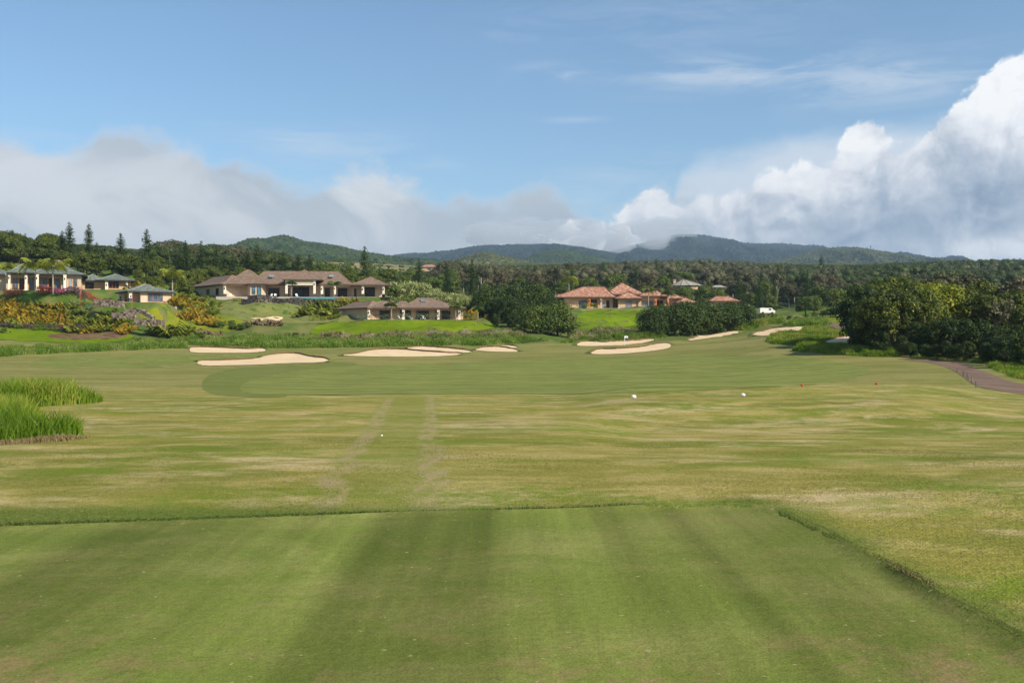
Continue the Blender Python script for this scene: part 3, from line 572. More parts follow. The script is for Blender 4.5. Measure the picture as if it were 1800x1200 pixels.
def pine(kind,h,w,nvar,bare=.1,gap=.1,leaf='pine',thin=1.):
    for k in range(nvar):
        g=np.random.default_rng(hash_(kind)+k); P=[]; mb=MB(); mb.tube([(0,0,-.6),(0,0,h*.5),(0,0,h*.97)],[h*.014,h*.009,.03],7)
        z=h*bare; C=[];D=[];S=[]
        while z<h*.99:
            t=(z-h*bare)/(h*(1-bare)); L_=w*.5*((1-t)**.6)*(.8+.35*g.random())*(.62+.5*min(1,t*6))+.16; nb=8 if t<.8 else 5; a0=g.random()*6.28
            for i in range(nb):
                if g.random()<gap: continue
                a=a0+6.283*i/nb+g.normal()*.12; ns=max(2,int(L_/.34)); l=L_*(.75+.35*g.random())
                for q in range(ns):
                    s=(q+.6)/ns; rr=l*s; up=.12*l*s*s*2-.06*l
                    for side in (-1,1):
                        off=side*(1-s*.6)*.16*thin*(l**.5)
                        C.append((math.cos(a)*rr-math.sin(a)*off,math.sin(a)*rr+math.cos(a)*off,z+up+g.normal()*.05)); S.append(.19*(1.2-.3*s)); D.append((0,0,1))
            z+=h*.021*(.8+.5*g.random())
        C=np.array(C); D=np.array(D,float); S=np.array(S); proto(kind,h,leaves(C,D,S*1.25,g,.7,.5),mb,leaf,BARK)
pine('cook_pine',17,7.,4,.06,.12)
pine('slim_pine',17,5.4,3,.25,.2)
def fan_frond(l,droop,nl,ll,g,w=.05,rise=.9):
    """one arching pinnate frond along +x: spine points and leaflets"""
    P=[];V=[];n=nl
    for i in range(n+1):
        s=i/n; P.append(np.array([l*s*(1-.12*s),0,rise*l*(s*.55)-droop*l*s*s]))
    for i in range(1,n+1):
        d=P[i]-P[i-1]; s=i/n; ln=ll*1.25*math.sin(math.pi*min(.97,.18+.8*s))**.7
        for sd in (-1,1):
            for q in range(1):
                a=P[i]; tip=a+np.array([.45*ln,sd*ln*.8,-.55*ln*(.5+1.*g.random())]); wv=np.array([w*1.9,0,.03]); V+=[a-wv,a+wv,tip+wv*.4,tip-wv*.4]
    for i in range(n): V+=[P[i]+[0,-.02,0],P[i]+[0,.02,0],P[i+1]+[0,.015,0],P[i+1]+[0,-.015,0]]
    V=np.array(V); return V,np.arange(len(V)).reshape(-1,4),np.repeat(np.clip(g.random()*.5+g.random(len(V)//4)*.5,0,1),4)
def rotz(V,a,off=(0,0,0)):
    c,s=math.cos(a),math.sin(a); return np.column_stack([V[:,0]*c-V[:,1]*s,V[:,0]*s+V[:,1]*c,V[:,2]])+np.array(off)
def areca(kind,h,nf,leafmat,nvar,ll=.5,sp=.5):
    for k in range(nvar):
        g=np.random.default_rng(hash_(kind)+k); P=[]
        for i in range(nf):
            a=g.random()*6.283; l=h*(.6+.5*g.random()); v,f,t=fan_frond(l*.55,.5+1.2*g.random(),8,ll,g,.07,1.9+g.random()*2.); P.append((rotz(v,a,(g.normal()*sp,g.normal()*sp,h*.06)),f,t))
        mb=MB()
        for i in range(5): x,y=g.normal()*sp*.5,g.normal()*sp*.5; mb.tube([(x,y,-.3),(x*1.4,y*1.4,h*.35)],[.05,.04],5)
        proto(kind,h,cat(P),mb,leafmat,simple(kind+'_cane',(.3,.24,.06)),'fronds','cane')
areca('golden_palm_shrub',3.,30,'areca',5,.62,.75); areca('green_palm_shrub',3.,30,'frondgreen',4,.62,.75)
def kids(o): return list(o.children)
def plant(kind,x,Y,h,wide=1.,label=None,cat_='tree',group=None,var=None,name=None,z=None,rz=None,lean=0):
    P=PR[kind]; ph,cm,tm,cn,tn=P[random.randrange(len(P)) if var is None else var%len(P)]; s=h/ph
    o=link(name or kind,None,label=label,cat=cat_,group=group); o.empty_display_size=.3
    o.location=(x,Y,h1(x,Y)-.05 if z is None else z); o.scale=(s*wide,s*wide,s); o.rotation_euler=(0,lean,random.uniform(0,6.28) if rz is None else rz)
    link(cn,cm,o)
    if tm: link(tn,tm,o)
    return o
def tr(kind,u,Y,top,wide=1.,label=None,group=None,cat_='tree',**k):
    x=(u-900)/F*Y; z=h1(x,Y); h=CZ+Y*(600-top)/F-z+.05; return plant(kind,x,Y,max(h,.4),wide,label,cat_,group,**k)

# ---- royal palms with separate fronds
def palm(u,Y,top,base,label,mat='palm',fr=2.4,nf=11,trunkr=.17,lean=0,name='palm_tree',group='palm trees by the houses'):
    g=np.random.default_rng(int(u*7)); x=(u-900)/F*Y; z0=CZ+Y*(600-base)/F; zt=CZ+Y*(600-top)/F; th=(zt-z0)-fr*.38
    o=empty(name,(x,Y,z0),label=label,cat='palm tree',group=group)
    mb=MB(); mb.tube([(0,0,-.8),(0,0,th*.3),(lean*.3,0,th*.75)],[trunkr*1.25,trunkr,trunkr*.8],9); mb.build('trunk',BARKP,o,True)
    mb=MB(); mb.tube([(lean*.3,0,th*.75),(lean*.4,0,th)],[trunkr*.8,trunkr*.5],9); mb.build('crown_shaft',GREENSH,o,True)
    for i in range(nf):
        v,f,t=fan_frond(fr*(.85+.3*g.random()),.55+1.1*g.random(),15,fr*.34,g,.055,1.3+g.random()*1.3)
        link('frond',raw_mesh('frond',rotz(v,6.283*i/nf+g.normal()*.2),f,L[mat],tint=t),o,loc=(lean*.4,0,th))
    return o
GREENSH=simple('crown_shaft_green',(.2,.26,.05),.5,.1)

# ---- grass blade fields (stuff)
def blades(W,n,h,w,g,hmap=None,lean=.35,off=0.):
    A=np.array(W); x0,y0=A.min(0); x1,y1=A.max(0); X=np.empty(0);Yv=np.empty(0)
    while len(X)<n:
        a=g.uniform(x0,x1,n*2); b=g.uniform(y0,y1,n*2); k=sdist(A,a,b)<off; X=np.append(X,a[k]); Yv=np.append(Yv,b[k])
    X=X[:n];Yv=Yv[:n]; z=H(X,Yv)-.02; hh=h*(.55+.6*g.random(n)); pn=micro(X,Yv,.9,6,.06); hh*=np.clip(1+pn,.55,1.4)
    d=-sdist(A,X,Yv); hh*=np.clip(.45+d/(h*1.2),.45,1)
    a=g.uniform(0,6.283,n); ln=lean*hh*(.3+g.random(n)); dx,dy=np.cos(a)*ln,np.sin(a)*ln; b=g.uniform(0,6.283,n); wx,wy=np.cos(b)*w,np.sin(b)*w
    p=np.stack([X,Yv,z],1); wv=np.stack([wx,wy,0*wx],1); m=p+np.stack([dx*.35,dy*.35,hh*.62],1); t=p+np.stack([dx*1.2,dy*1.2,hh*(.95)],1)
    V=np.stack([p-wv,p+wv,m+wv*.8,m-wv*.8,t],1).reshape(-1,3); i=np.arange(n)*5
    F4=np.stack([i,i+1,i+2,i+3],1); F3=np.stack([i+3,i+2,i+4,i+4],1)
    tint=np.clip(.55+micro(X,Yv,1.5,9,.018)+g.normal(size=n)*.22,0,1)
    return V,F4,np.stack([i+3,i+2,i+4],1),np.repeat(tint,5)
def field(name,W,n,h,w,mat,label=None,**k):
    g=np.random.default_rng(hash_(name)+n); V,F4,F3,t=blades(W,n,h,w,g,**k)
    link(name,raw_mesh(name,V,[tuple(q) for q in F4.tolist()]+[tuple(q) for q in F3.tolist()],L[mat],tint=t),kind='stuff',label=label,cat='grass')
def scatter_stuff(name,W,n,hs,mat,label,cat_='bushes',per=26,wide=1.3,ls=.16,g=None):
    g=np.random.default_rng(hash_(name)); A=np.array(W); x0,y0=A.min(0); x1,y1=A.max(0); cl=[]
    while len(cl)<n:
        a,b=g.uniform(x0,x1),g.uniform(y0,y1)
        if sdist(A,np.array([a]),np.array([b]))[0]<0:
            r=hs*(.4+.6*g.random()); cl.append((a,b,h1(a,b)+r*.35,r*wide))
    V,Fc,t=clump_leaves(cl,per,ls,g,.75,.6); link(name,raw_mesh(name,V,Fc,L[mat],tint=t),kind='stuff',label=label,cat=cat_)

# foreground left
Wl=[(a-.62,b) for a,b in ((-14.5,19.6),(-11.6,19.2),(-10.3,19.7),(-9.5,20.4),(-8.95,21.6),(-9.2,23.0),(-10.2,24.3),(-11.4,25.2),(-12.3,26.8),(-13,29.5),(-15,31.5),(-18.5,33),(-24,33),(-26,22),(-19,19.8))]
field('tall_grass',resample(smooth_poly(Wl,1),1.),60000,.6,.012,'tall','bright tall grass clump at the left edge nearest the camera')
field('tall_grass_tips',resample(smooth_poly(Wl,1),1.),12000,.6,.011,'tallyel','yellow tipped blades in the left tall grass')
Wl2=[ray(*q) for q in ((-60,668),(0,672),(30,679),(60,688),(110,691),(128,683),(134,673),(125,667),(60,664),(35,664),(0,662),(-60,660))]
Wl2=[(-24,33.5),(-21.5,34.5),(-19,35.6),(-17.6,36.4),(-16.7,38.3),(-17.0,41.5),(-18.4,44.5),(-21.5,46),(-24,45.5),(-25.5,43),(-30,40),(-30,34)]
field('tall_grass_behind',smooth_poly(Wl2,1),30000,.75,.018,'tall','tall grass clump at the left edge, behind the nearest one')
field('dry_grass_edge',[(-16,19.1),(-11.9,18.75),(-10.2,19.5),(-9.4,20.8),(-9.2,21.9),(-9.9,21.2),(-11.,20.1),(-12.2,19.6),(-16,20)],6000,.14,.012,'dry','dry grass fringe at the foot of the left tall grass')
# tee edges: shaggy lip
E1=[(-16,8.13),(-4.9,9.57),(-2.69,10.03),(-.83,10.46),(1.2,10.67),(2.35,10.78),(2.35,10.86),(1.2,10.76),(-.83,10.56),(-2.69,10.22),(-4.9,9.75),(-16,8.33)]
field('shaggy_grass_edge',[(a,b+.07) for a,b in E1],13000,.042,.004,'edgeshade','shaggy uncut grass along the front edge of the tee',lean=.9)
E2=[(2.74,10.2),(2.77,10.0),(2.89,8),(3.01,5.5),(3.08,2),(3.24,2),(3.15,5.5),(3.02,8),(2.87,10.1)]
field('shaggy_grass_edge',[(a+.05,b) for a,b in E2],9000,.036,.004,'edgeshade','shaggy uncut grass along the right edge of the tee',lean=.9)
# short rough blades giving the near rough its grain
def rb(x0,x1,y0,y1,n,h,w,mat,name,label):
    field(name,[(x0*.9,y0-.95),(-2.69,10.3),(1.2,y0+.1),(2.7,y0),(3.0,9.6),(5.5,9.6),(x1*y1/y0,y1),(x0*y1/y0,y1)],n,h,w,mat,label,lean=1.2)
L['roughb']=leafm('rough_blades',(.16,.175,.026),(.29,.255,.06),trans=.3)
rb(-5.9,5.9,10.75,22,140000,.027,.0045,'roughb','short_rough_grass','short rough grass just beyond the tee')
# right hand tall grass
field('tall_grass_hedge',[ray(*q) for q in ((1392,617),(1430,619.5),(1480,624),(1530,627),(1578,627.5),(1584,623),(1560,617.5),(1500,613),(1440,611.5),(1400,612.5))],26000,.85,.035,'tall','band of tall green grass in front of the right hand trees')
field('tall_grass_mound',[ray(*q) for q in ((1345,600),(1360,605),(1400,607),(1445,606),(1450,601),(1475,594),(1500,589),(1480,581),(1440,576),(1420,573),(1405,584),(1375,584.5),(1352,591))],26000,.55,.045,'tallyel','mound of yellow green long grass between two bunkers on the right')
field('tall_grass_crest',[ray(*q) for q in ((1375,572),(1395,575),(1415,573),(1440,574),(1465,570),(1450,565),(1420,563.5),(1395,566))],9000,.9,.05,'strip','long grass on the crest above the highest bunker')
field('tall_grass_verge',[(25,64),(27.6,67),(31.5,72),(36,74),(44,72),(46,60),(38,60),(33,60),(30.5,59.5),(30.5,62),(28,65)],1,.1,.01,'tall') if 0 else None
Wv=[ray(*q) for q in ((1733,642),(1745,649),(1765,657),(1785,665),(1830,672),(1900,672),(1900,640),(1800,636),(1750,637))]
field('tall_grass_verge',Wv,26000,.42,.02,'tall','green tall grass at the right edge beyond the paved path')
Ws=[ray(*q) for q in ((1600,630),(1660,631),(1700,636),(1740,641),(1760,636),(1720,631),(1650,627),(1600,626.5))]
field('verge_grass',Ws,9000,.3,.02,'strip','short rough grass under the right hand trees')
# long strip of wild grass beyond the fairway
field('wild_grass_strip',[ray(*q) for q in ((-80,629),(0,627),(100,621),(200,616),(330,612),(330,606),(420,609),(480,612),(560,611.5),(640,611),(760,608),(860,607),(930,602),(965,600),(940,596),(880,591),(700,598),(560,596),(440,591),(350,597),(280,602),(150,611),(60,612),(-80,618))],120000,.85,.06,'strip','wide strip of wild green grass beyond the fairway bunkers')
field('wild_grass_right',[ray(*q) for q in ((985,603),(1000,600),(1040,598.5),(1100,597),(1170,594),(1174,590),(1130,590.5),(1080,593),(1020,596))],16000,1.1,.06,'strip','strip of tall grass behind the flagstick bunker')
field('wild_grass_slope',[ray(*q) for q in ((1235,588),(1270,581),(1310,581),(1340,572),(1380,566),(1360,561),(1320,571),(1270,577),(1235,583))],16000,.9,.06,'tallyel','long grass under the round trees on the right slope')
field('wild_grass_hollow',[ray(*q) for q in ((1000,597),(1000,583),(1040,579),(1100,579),(1140,576),(1160,590),(1100,592),(1040,597))],18000,.7,.06,'scrub','rough scrubby grass below the lawn of the orange roofed house')
field('seed_grass',[ray(*q) for q in ((560,597),(700,597),(860,594),(925,591),(920,584),(860,584),(700,588),(560,588))],16000,.9,.07,'dry','dry seeding grass among the scrub below the guest house')
scatter_stuff('scrub',[ray(*q) for q in ((560,603),(640,601),(760,600),(880,596),(920,590),(910,586),(860,583),(700,586),(600,589),(556,592))],150,1.05,'scrub','low mixed scrub between the wild grass and the guest house lawn',per=90,ls=.17)
# ================================================================ HOUSES
def roofm(name,c1,c2,c3,row=2.6):
    m,nt,b,o=new_mat(name); p=pos(nt,space='obj'); n=noise(nt,p,3.2,4,.85); n2=noise(nt,pos(nt,(1,1,3),space='obj'),1.1,4,.7)
    c=mixc(nt,mapr(nt,n,.38,.62),c1,c2); c=mixc(nt,mapr(nt,n2,.48,.6),c,c3)
    w=N(nt,'ShaderNodeTexWave',wave_type='BANDS',bands_direction='Z'); nt.links.new(p,w.inputs[0]); w.inputs['Scale'].default_value=row; w.inputs['Distortion'].default_value=.6
    c=mixc(nt,math_(nt,'MULTIPLY',mapr(nt,w.outputs['Fac'],.15,0.),.45),c,tuple(x*.35 for x in c1))
    nt.links.new(c,b.inputs['Base Color']); b.inputs['Roughness'].default_value=.8; bump(nt,b,math_(nt,'ADD',n,w.outputs['Fac']),.6,.08); return m
M['roof_brown']=roofm('brown_shingle',(.165,.11,.08),(.23,.16,.12),(.29,.21,.155))
M['roof_green']=roofm('green_slate',(.09,.115,.1),(.15,.18,.155),(.24,.27,.24))
M['roof_orange']=roofm('terracotta_tile',(.27,.1,.06),(.42,.2,.125),(.6,.38,.27),1.6)
M['roof_grey']=roofm('grey_standing_seam',(.3,.29,.24),(.36,.35,.3),(.4,.39,.34),.6)
M['stucco']=simple('cream_stucco',(.56,.43,.30),.9,.1,.8,.15); M['stucco_tan']=simple('tan_stucco',(.52,.36,.24),.9,.1,.8,.15)
M['stucco_orange']=simple('ochre_stucco',(.56,.39,.24),.9,.14,.8,.15); M['pillar']=simple('pale_pillar',(.85,.76,.62),.85,.06,1,.1)
M['fascia']=simple('brown_fascia',(.13,.08,.06),.7); M['fascia_d']=simple('dark_fascia',(.04,.04,.038),.7)
M['frame']=simple('dark_bronze_frame',(.035,.018,.014),.5); M['frame_o']=simple('orange_wood_frame',(.42,.13,.04),.6); M['wood']=simple('dark_wood',(.12,.05,.03),.7)
M['white']=simple('white_paint',(.8,.79,.76),.5,.04); M['ridge_b']=simple('copper_ridge',(.27,.16,.1),.8); M['ridge_d']=simple('dark_ridge',(.1,.05,.04),.8); M['ridge_g']=simple('pale_ridge',(.3,.33,.3),.8)
def glassm(name,c,r=.1,sp=.6):
    m,nt,b,o=new_mat(name); n=noise(nt,pos(nt,space='obj'),.7,3); cc=mixc(nt,mapr(nt,n,.4,.6),c,tuple(x*.5 for x in c)); nt.links.new(cc,b.inputs['Base Color']); b.inputs['Roughness'].default_value=r; b.inputs['Specular IOR Level'].default_value=sp; return m
M['glass_dark']=glassm('dark_glass',(.012,.01,.009),.15,.25); M['glass_blue']=glassm('blue_grey_glass',(.075,.12,.155)); M['glass_teal']=glassm('teal_glass',(.06,.19,.27)); M['glass_pale']=glassm('pale_glass',(.28,.34,.37))
def stonem(name,a,b_,sc):
    m,nt,b,o=new_mat(name); v=N(nt,'ShaderNodeTexVoronoi'); v.inputs['Scale'].default_value=sc; nt.links.new(pos(nt,space='obj'),v.inputs['Vector'])
    sp=N(nt,'ShaderNodeSeparateColor'); nt.links.new(v.outputs['Color'],sp.inputs[0]); c=mixc(nt,sp.outputs[0],a,b_); c=mixc(nt,mapr(nt,v.outputs['Distance'],.5,.8),c,tuple(x*.3 for x in a))
    nt.links.new(c,b.inputs['Base Color']); bump(nt,b,v.outputs['Distance'],-.8,.15); return m
M['stone']=stonem('lava_stone',(.05,.045,.045),(.14,.12,.11),2.2); M['stone_pale']=stonem('pale_field_stone',(.16,.12,.09),(.36,.29,.23),1.8); M['rock']=stonem('rubble_rock',(.16,.09,.06),(.42,.29,.2),.9)
M['slab']=simple('pale_slab',(.5,.42,.36),.8)
def part(mb,name,mats,parent,xf=(0,0,0),z=0,smooth=False,label=None):
    o=mb.build(name,mats,parent,smooth,label=label); o.location=(xf[0],xf[1],z); o.rotation_euler=(0,0,xf[2]); return o
def hip(parent,x0,x1,y0,y1,ze,zr,rm,fm,cm,inset=None,xf=(0,0,0),name='roof',flare=.3):
    mb=MB(); w=x1-x0; d=y1-y0; 
    if w>=d:
        i=inset if isinstance(inset,tuple) else (d/2 if inset is None else inset,)*2; i,i2=i; R0=(x0+i,(y0+y1)/2,zr); R1=(x1-i2,(y0+y1)/2,zr)
    else:
        i=w/2 if (inset is None or isinstance(inset,tuple)) else inset; R0=((x0+x1)/2,y0+i,zr); R1=((x0+x1)/2,y1-i,zr)
    E=[(x0,y0,ze),(x1,y0,ze),(x1,y1,ze),(x0,y1,ze)]; f=.38; top=[R0,R1,R1,R0] if w>=d else [R0,R0,R1,R1]
    Md=[(e[0]*(1-f)+t[0]*f,e[1]*(1-f)+t[1]*f,ze+(zr-ze)*f*(1-flare*.6)) for e,t in zip(E,top)]
    V=E+Md+[R0,R1]; Fc=[(i,(i+1)%4,4+(i+1)%4,4+i) for i in range(4)]
    if w>=d: Fc+=[(4,5,9,8),(5,6,9),(6,7,8,9),(7,4,8)]
    else: Fc+=[(4,5,8),(5,6,9,8),(6,7,9),(7,4,8,9)]
    mb.add(V,Fc,0)
    Bq=[(a,b,ze-.3) for a,b,_ in E]; mb.add(E+Bq,[((i+1)%4,i,4+i,4+(i+1)%4) for i in range(4)]+[(4,5,6,7)],1)
    cr=.17 if cm is M['ridge_d'] else .07
    for e,m_,t in zip(E,Md,top): mb.tube([e,m_,(t[0],t[1],t[2]+.02)],cr,5,2)
    if R0!=R1: mb.tube([R0,R1],cr,5,2)
    return part(mb,name,[rm,fm,cm],parent,xf)
def wall(parent,x0,x1,y0,y1,z1,mat,xf=(0,0,0),z0=-2.5,name='wall'):
    mb=MB(); mb.box(x0,x1,y0,y1,z0,z1); return part(mb,name,mat,parent,xf)
def window(parent,x0,x1,z0,z1,y,fm,gm,n=2,xf=(0,0,0),name='window',fw=.09,label=None):
    mb=MB(); a=y-.09; b=y+.02
    mb.box(x0,x1,a,b,z1-fw,z1); mb.box(x0,x1,a,b,z0,z0+fw)
    for i in range(n+1):
        c=x0+fw/2+(x1-x0-fw)*i/n; mb.box(c-fw/2,c+fw/2,a-.003,b,z0+fw,z1-fw)
    o=part(mb,name,fm,parent,xf,label=label); g=MB(); g.box(x0+fw*.5,x1-fw*.5,y-.05,y-.01,z0+fw*.5,z1-fw*.5); g.build('pane',gm,o); return o
def pillar(parent,x,y,z1,w=.55,xf=(0,0,0),base=.9,stone=True,mat=None):
    mb=MB(); mb.box(x-w/2,x+w/2,y-w/2,y+w/2,base if stone else -2,z1,0)
    mb.box(x-w*.62,x+w*.62,y-w*.62,y+w*.62,z1-.28,z1-.05,0)
    if stone: mb.box(x-w*.68,x+w*.68,y-w*.68,y+w*.68,-2.5,base+.0,1)
    o=part(mb,'pillar',[mat or M['pillar'],M['stone']],parent,xf); l=MB(); l.box(x-.1,x+.1,y-w/2-.2,y-w/2-.003,z1-1.25,z1-.75); l.build('wall_lamp',M['frame'],o); return o
def beam(parent,x0,x1,y0,y1,z0,z1,mat,xf=(0,0,0),name='beam'):
    mb=MB(); mb.box(x0,x1,y0,y1,z0,z1); return part(mb,name,mat,parent,xf)
def skylight(parent,x,y,z):
    mb=MB(); mb.add([(x-.6,y-.5,z-.25),(x+.6,y-.5,z-.25),(x+.6,y+.5,z+.2),(x-.6,y+.5,z+.2),(x-.6,y-.5,z),(x+.6,y-.5,z),(x+.6,y+.5,z+.45),(x-.6,y+.5,z+.45)],[(4,5,6,7),(0,1,5,4),(1,2,6,5),(2,3,7,6),(3,0,4,7)]); return part(mb,'skylight',M['glass_pale'],parent)
def lounger(x,Y,z,rz,label,group='patio chairs'):
    o=empty('patio_chair',(x,Y,z),rz,label=label,cat='chair',group=group); o.scale=(.8,.8,.78); mb=MB(); mb.box(-.35,.35,-.35,.35,.36,.44); mb.build('seat',M['white'],o)
    mb=MB(); mb.add([(-.35,.3,.4),(.35,.3,.4),(.35,.75,1.15),(-.35,.75,1.15),(-.35,.38,.4),(.35,.38,.4),(.35,.83,1.15),(-.35,.83,1.15)],[(0,1,2,3),(7,6,5,4),(0,4,5,1),(3,2,6,7),(0,3,7,4),(1,5,6,2)]); mb.build('backrest',M['white'],o)
    for sx in (-1,1):
        for sy in (-1,1):
            mb=MB(); mb.box(sx*.31-.03,sx*.31+.03,sy*.3-.03,sy*.3+.03,-.2,.36); mb.build('leg',M['white'],o)

# ---- large brown roofed house
Yh=280.; k=Yh/F; PC=515; Zm=zpy(Yh,522.5); X=lambda p:(p-PC)*k; zz=lambda py,dy=0:CZ+(Yh+dy)*(600-py)/F-Zm
h=empty('brown_house',((PC-900)*k,Yh,Zm),label='long single storey cream house with a brown shingle hip roof and a pool in front',cat='house',group=None)
rb_=(M['roof_brown'],M['fascia'],M['ridge_b'])
hip(h,X(433),X(622),-1,17,3.75,zz(477,8),*rb_,inset=(24*k,32*k))
hip(h,X(388.5),X(470),-1,15.5,3.72,zz(474.5,7),*rb_,inset=(27*k,22*k))
hip(h,X(499),X(569),-3.2,14,4.95,zz(477.3,8)+.15,*rb_,inset=(18*k,12*k))
hip(h,X(617),X(687.5),-3.3,9.5,3.55,zz(486,3),*rb_,inset=(31*k,37*k))
a=math.atan2(18.7,X(340)-X(389)+5.6); xfA=(X(389.5),-.6,a+math.pi); 
hip(h,-23,1.5,.0,-12.5 if 0 else 12.5,3.7,7.0,*rb_,xf=(X(389),-.9,R(-56)),name='roof') if 0 else None
# wing running back to the left
wx=(X(390),-.9,math.atan2(18.7,-13.7)-math.pi)    # local -x runs back-left along the eave
hip(h,-22.5,1.,0.,11.,3.7,6.6,M['roof_brown'],M['fascia'],M['ridge_b'],xf=(wx[0],wx[1],wx[2]))
wall(h,-21.5,-.3,.9,10,3.45,M['stucco'],xf=wx)
window(h,-5.5,-3.6,.7,2.6,.9,M['frame'],M['glass_dark'],1,xf=wx); window(h,-12,-10,.7,2.6,.9,M['frame'],M['glass_dark'],1,xf=wx)
hip(h,X(338),X(372),16,26,3.6,6.,*rb_); wall(h,X(341),X(369),17,25,3.4,M['stucco'])
wall(h,X(400),X(436),3.2,14,3.5,M['stucco']); wall(h,X(392),X(401),.9,12,3.48,M['stucco']); wall(h,X(433)+.6,X(620),3.3,15,3.52,M['stucco']); wall(h,X(636),X(672),.6,9,3.3,M['stucco']); wall(h,X(618),X(637),1.8,10,3.28,M['stucco'])
oct_=[(X(432),3.2),(X(433.5),1.2),(X(440),-.3),(X(460),-.3),(X(465.5),1.2),(X(466),3.2)]
mb=MB(); mb.prism(oct_,-2.5,3.5); part(mb,'bay_window_wall',M['stucco'],h)
window(h,X(438.5)+.8,X(449)-.0,.8,3.05,-.3,M['frame'],M['glass_teal'],1,name='bay_window'); window(h,X(450.5)+.3,X(460)-.1,.5,3.05,-.3,M['frame'],M['glass_teal'],1,name='bay_window')
for p0,p1,n in ((398,417,3),(468,488,3),(498,505,1),(569,578,1),(592,609,3)): window(h,X(p0),X(p1),0.05,2.75,3.2 if p0==398 else 3.3,M['frame'],M['glass_dark'],n,name='glass_door')
window(h,X(512),X(541),.05,3.1,3.3,M['frame'],M['glass_dark'],4,name='glass_door'); window(h,X(622),X(626.5),.2,2.6,1.8,M['frame'],M['glass_dark'],1); window(h,X(642),X(660),.3,3.0,.6,M['frame'],M['glass_dark'],2,name='glass_door')
for p,y,z1 in ((396,-.3,3.45),(506,-2.4,4.6),(555,-2.4,4.6),(566.5,-.3,3.45),(589,-.3,3.45),(640,-2.5,3.25),(676.5,-2.5,3.25)): pillar(h,X(p),y,z1,.62)
beam(h,X(504),X(557),-2.65,-2.2,3.5,4.63,M['stucco'],name='portico_beam'); beam(h,X(504),X(557),-2.72,-2.655,3.28,3.5,M['white'],name='portico_trim')
beam(h,X(566.5),X(617),-.5,-.1,3.05,3.42,M['stucco']); beam(h,X(396),X(428),-.5,-.1,3.1,3.42,M['stucco']); beam(h,X(640),X(676),-2.7,-2.3,2.85,3.24,M['stucco'])
for p,y,z in ((429,2.6,5.1),(474,3.2,6.0),(581,3.4,6.2)): skylight(h,X(p),y,z)
mb=MB(); mb.box(X(385),X(690),-3.4,3,-2.6,-.02); part(mb,'terrace',M['slab'],h)
def wallseg(name,pts,hgt,th,mat,label,cat_='wall',dz=0.,group=None,top=None):
    """free standing wall following the ground; pts in px,py,Y of its top"""
    P=[at(*p) for p in pts]; o=Vector(P[0]); mb=MB()
    for a,b in zip(P[:-1],P[1:]):
        d=(b-a); n=Vector((-d.y,d.x,0)).normalized()*th; A=a-o;B=b-o
        lo=Vector((0,0,-hgt)); V=[A+lo,B+lo,B+n+lo,A+n+lo,A,B,B+n,A+n]; mb.add(V,[(3,2,1,0),(4,5,6,7),(0,1,5,4),(1,2,6,5),(2,3,7,6),(3,0,4,7)])
    return mb.build(name,mat,label=label,cat=cat_,group=group,loc=o)
wallseg('retaining_wall',[(435,519.5,272.5),(452,518,271.5),(473,518.5,272),(478,521,273.6)],3.2,1.1,M['stone'],'curved dark stone wall in front of the bay window of the brown roofed house')
wallseg('retaining_wall',[(424,525,269.4),(440,527.5,268),(458,529,267.6)],2.2,.8,M['stone'],'lower dark stone wall to the left of the little wall fountain')
wallseg('retaining_wall',[(478,523.5,270.5),(500,525.5,269.4),(515,523,268.9),(540,524.5,268.9),(562,525.5,268.9)],3.4,.9,M['stone'],'long dark stone wall under the blue swimming pool')
f=empty('wall_fountain',at(461,536,266.6),label='small stone wall fountain with a grey basin face on the lawn edge',cat='fountain'); 
for nm,b,mt in (('pillar',(-1.15,-.75,0,1,-.5,1.2),'stone_pale'),('pillar',(.75,1.15,0,1,-.5,1.2),'stone_pale'),('lintel',(-1.2,1.2,-.05,1.05,1.203,1.45),'stone_pale'),('basin',(-.7,.1,.1,.9,-.4,.7),'glass_blue')):
    mb=MB(); mb.box(*b); mb.build(nm,M[mt],f)
pl=empty('swimming_pool',at(514.5,522.9,269.8),label='blue infinity swimming pool on the terrace of the brown roofed house',cat='pool')
mb=MB(); w_=76*269.8/F; mb.box(0,w_,0,5.2,-1.2,-.05); mb.build('pool_wall',M['stone'],pl); mb=MB(); mb.box(.1,w_-.1,-.05,5.,-.35,.12); 
wm,nt_,b_,o_=new_mat('pool_water'); b_.inputs['Base Color'].default_value=(.12,.34,.36,1); b_.inputs['Roughness'].default_value=.1; bump(nt_,b_,noise(nt_,pos(nt_),2,3),.3,.05); mb.build('water',wm,pl)
for i,p in enumerate((405,476,484,522)): lounger(*at(p,521.5,277)[:2],Zm,R([10,-20,15,30][i]),['white patio chair by the leftmost glass door of the brown roofed house','white patio chair just right of the bay window, left one of two','white patio chair just right of the bay window, right one of two','white patio chair between the portico pillars by the pool'][i])

# ---- guest house
Yh=245.; k=Yh/F; PC=730; Zm=zpy(Yh,561.5); h=empty('guest_house',((PC-900)*k,Yh,Zm),label='smaller cream house with a brown hip roof above the bright green bank',cat='house')
hip(h,X(702),X(820.5),-1.2,12,2.95,zz(524,5.5),*rb_,inset=(33*k,63*k)); hip(h,X(641.5),X(722),-1,10,2.95,zz(529.5,4.5),*rb_,inset=(25*k,8*k))
wx=(X(642),-.95,math.atan2(13,-9)-math.pi); hip(h,-15,1.,0.,8,2.93,4.7,*rb_,xf=wx); wall(h,-14,-.3,.8,7,2.7,M['stucco_tan'],xf=wx)
wall(h,X(640)+.6,X(700),1.2,9,2.72,M['stucco_tan']); wall(h,X(700)+.01,X(816),2.,11,2.74,M['stucco_tan']); wall(h,X(696),X(702.5),.6,4,2.7,M['stucco_tan'])
window(h,X(641)+.5,X(646),.3,2.1,1.2,M['frame_o'],M['glass_teal'],1)
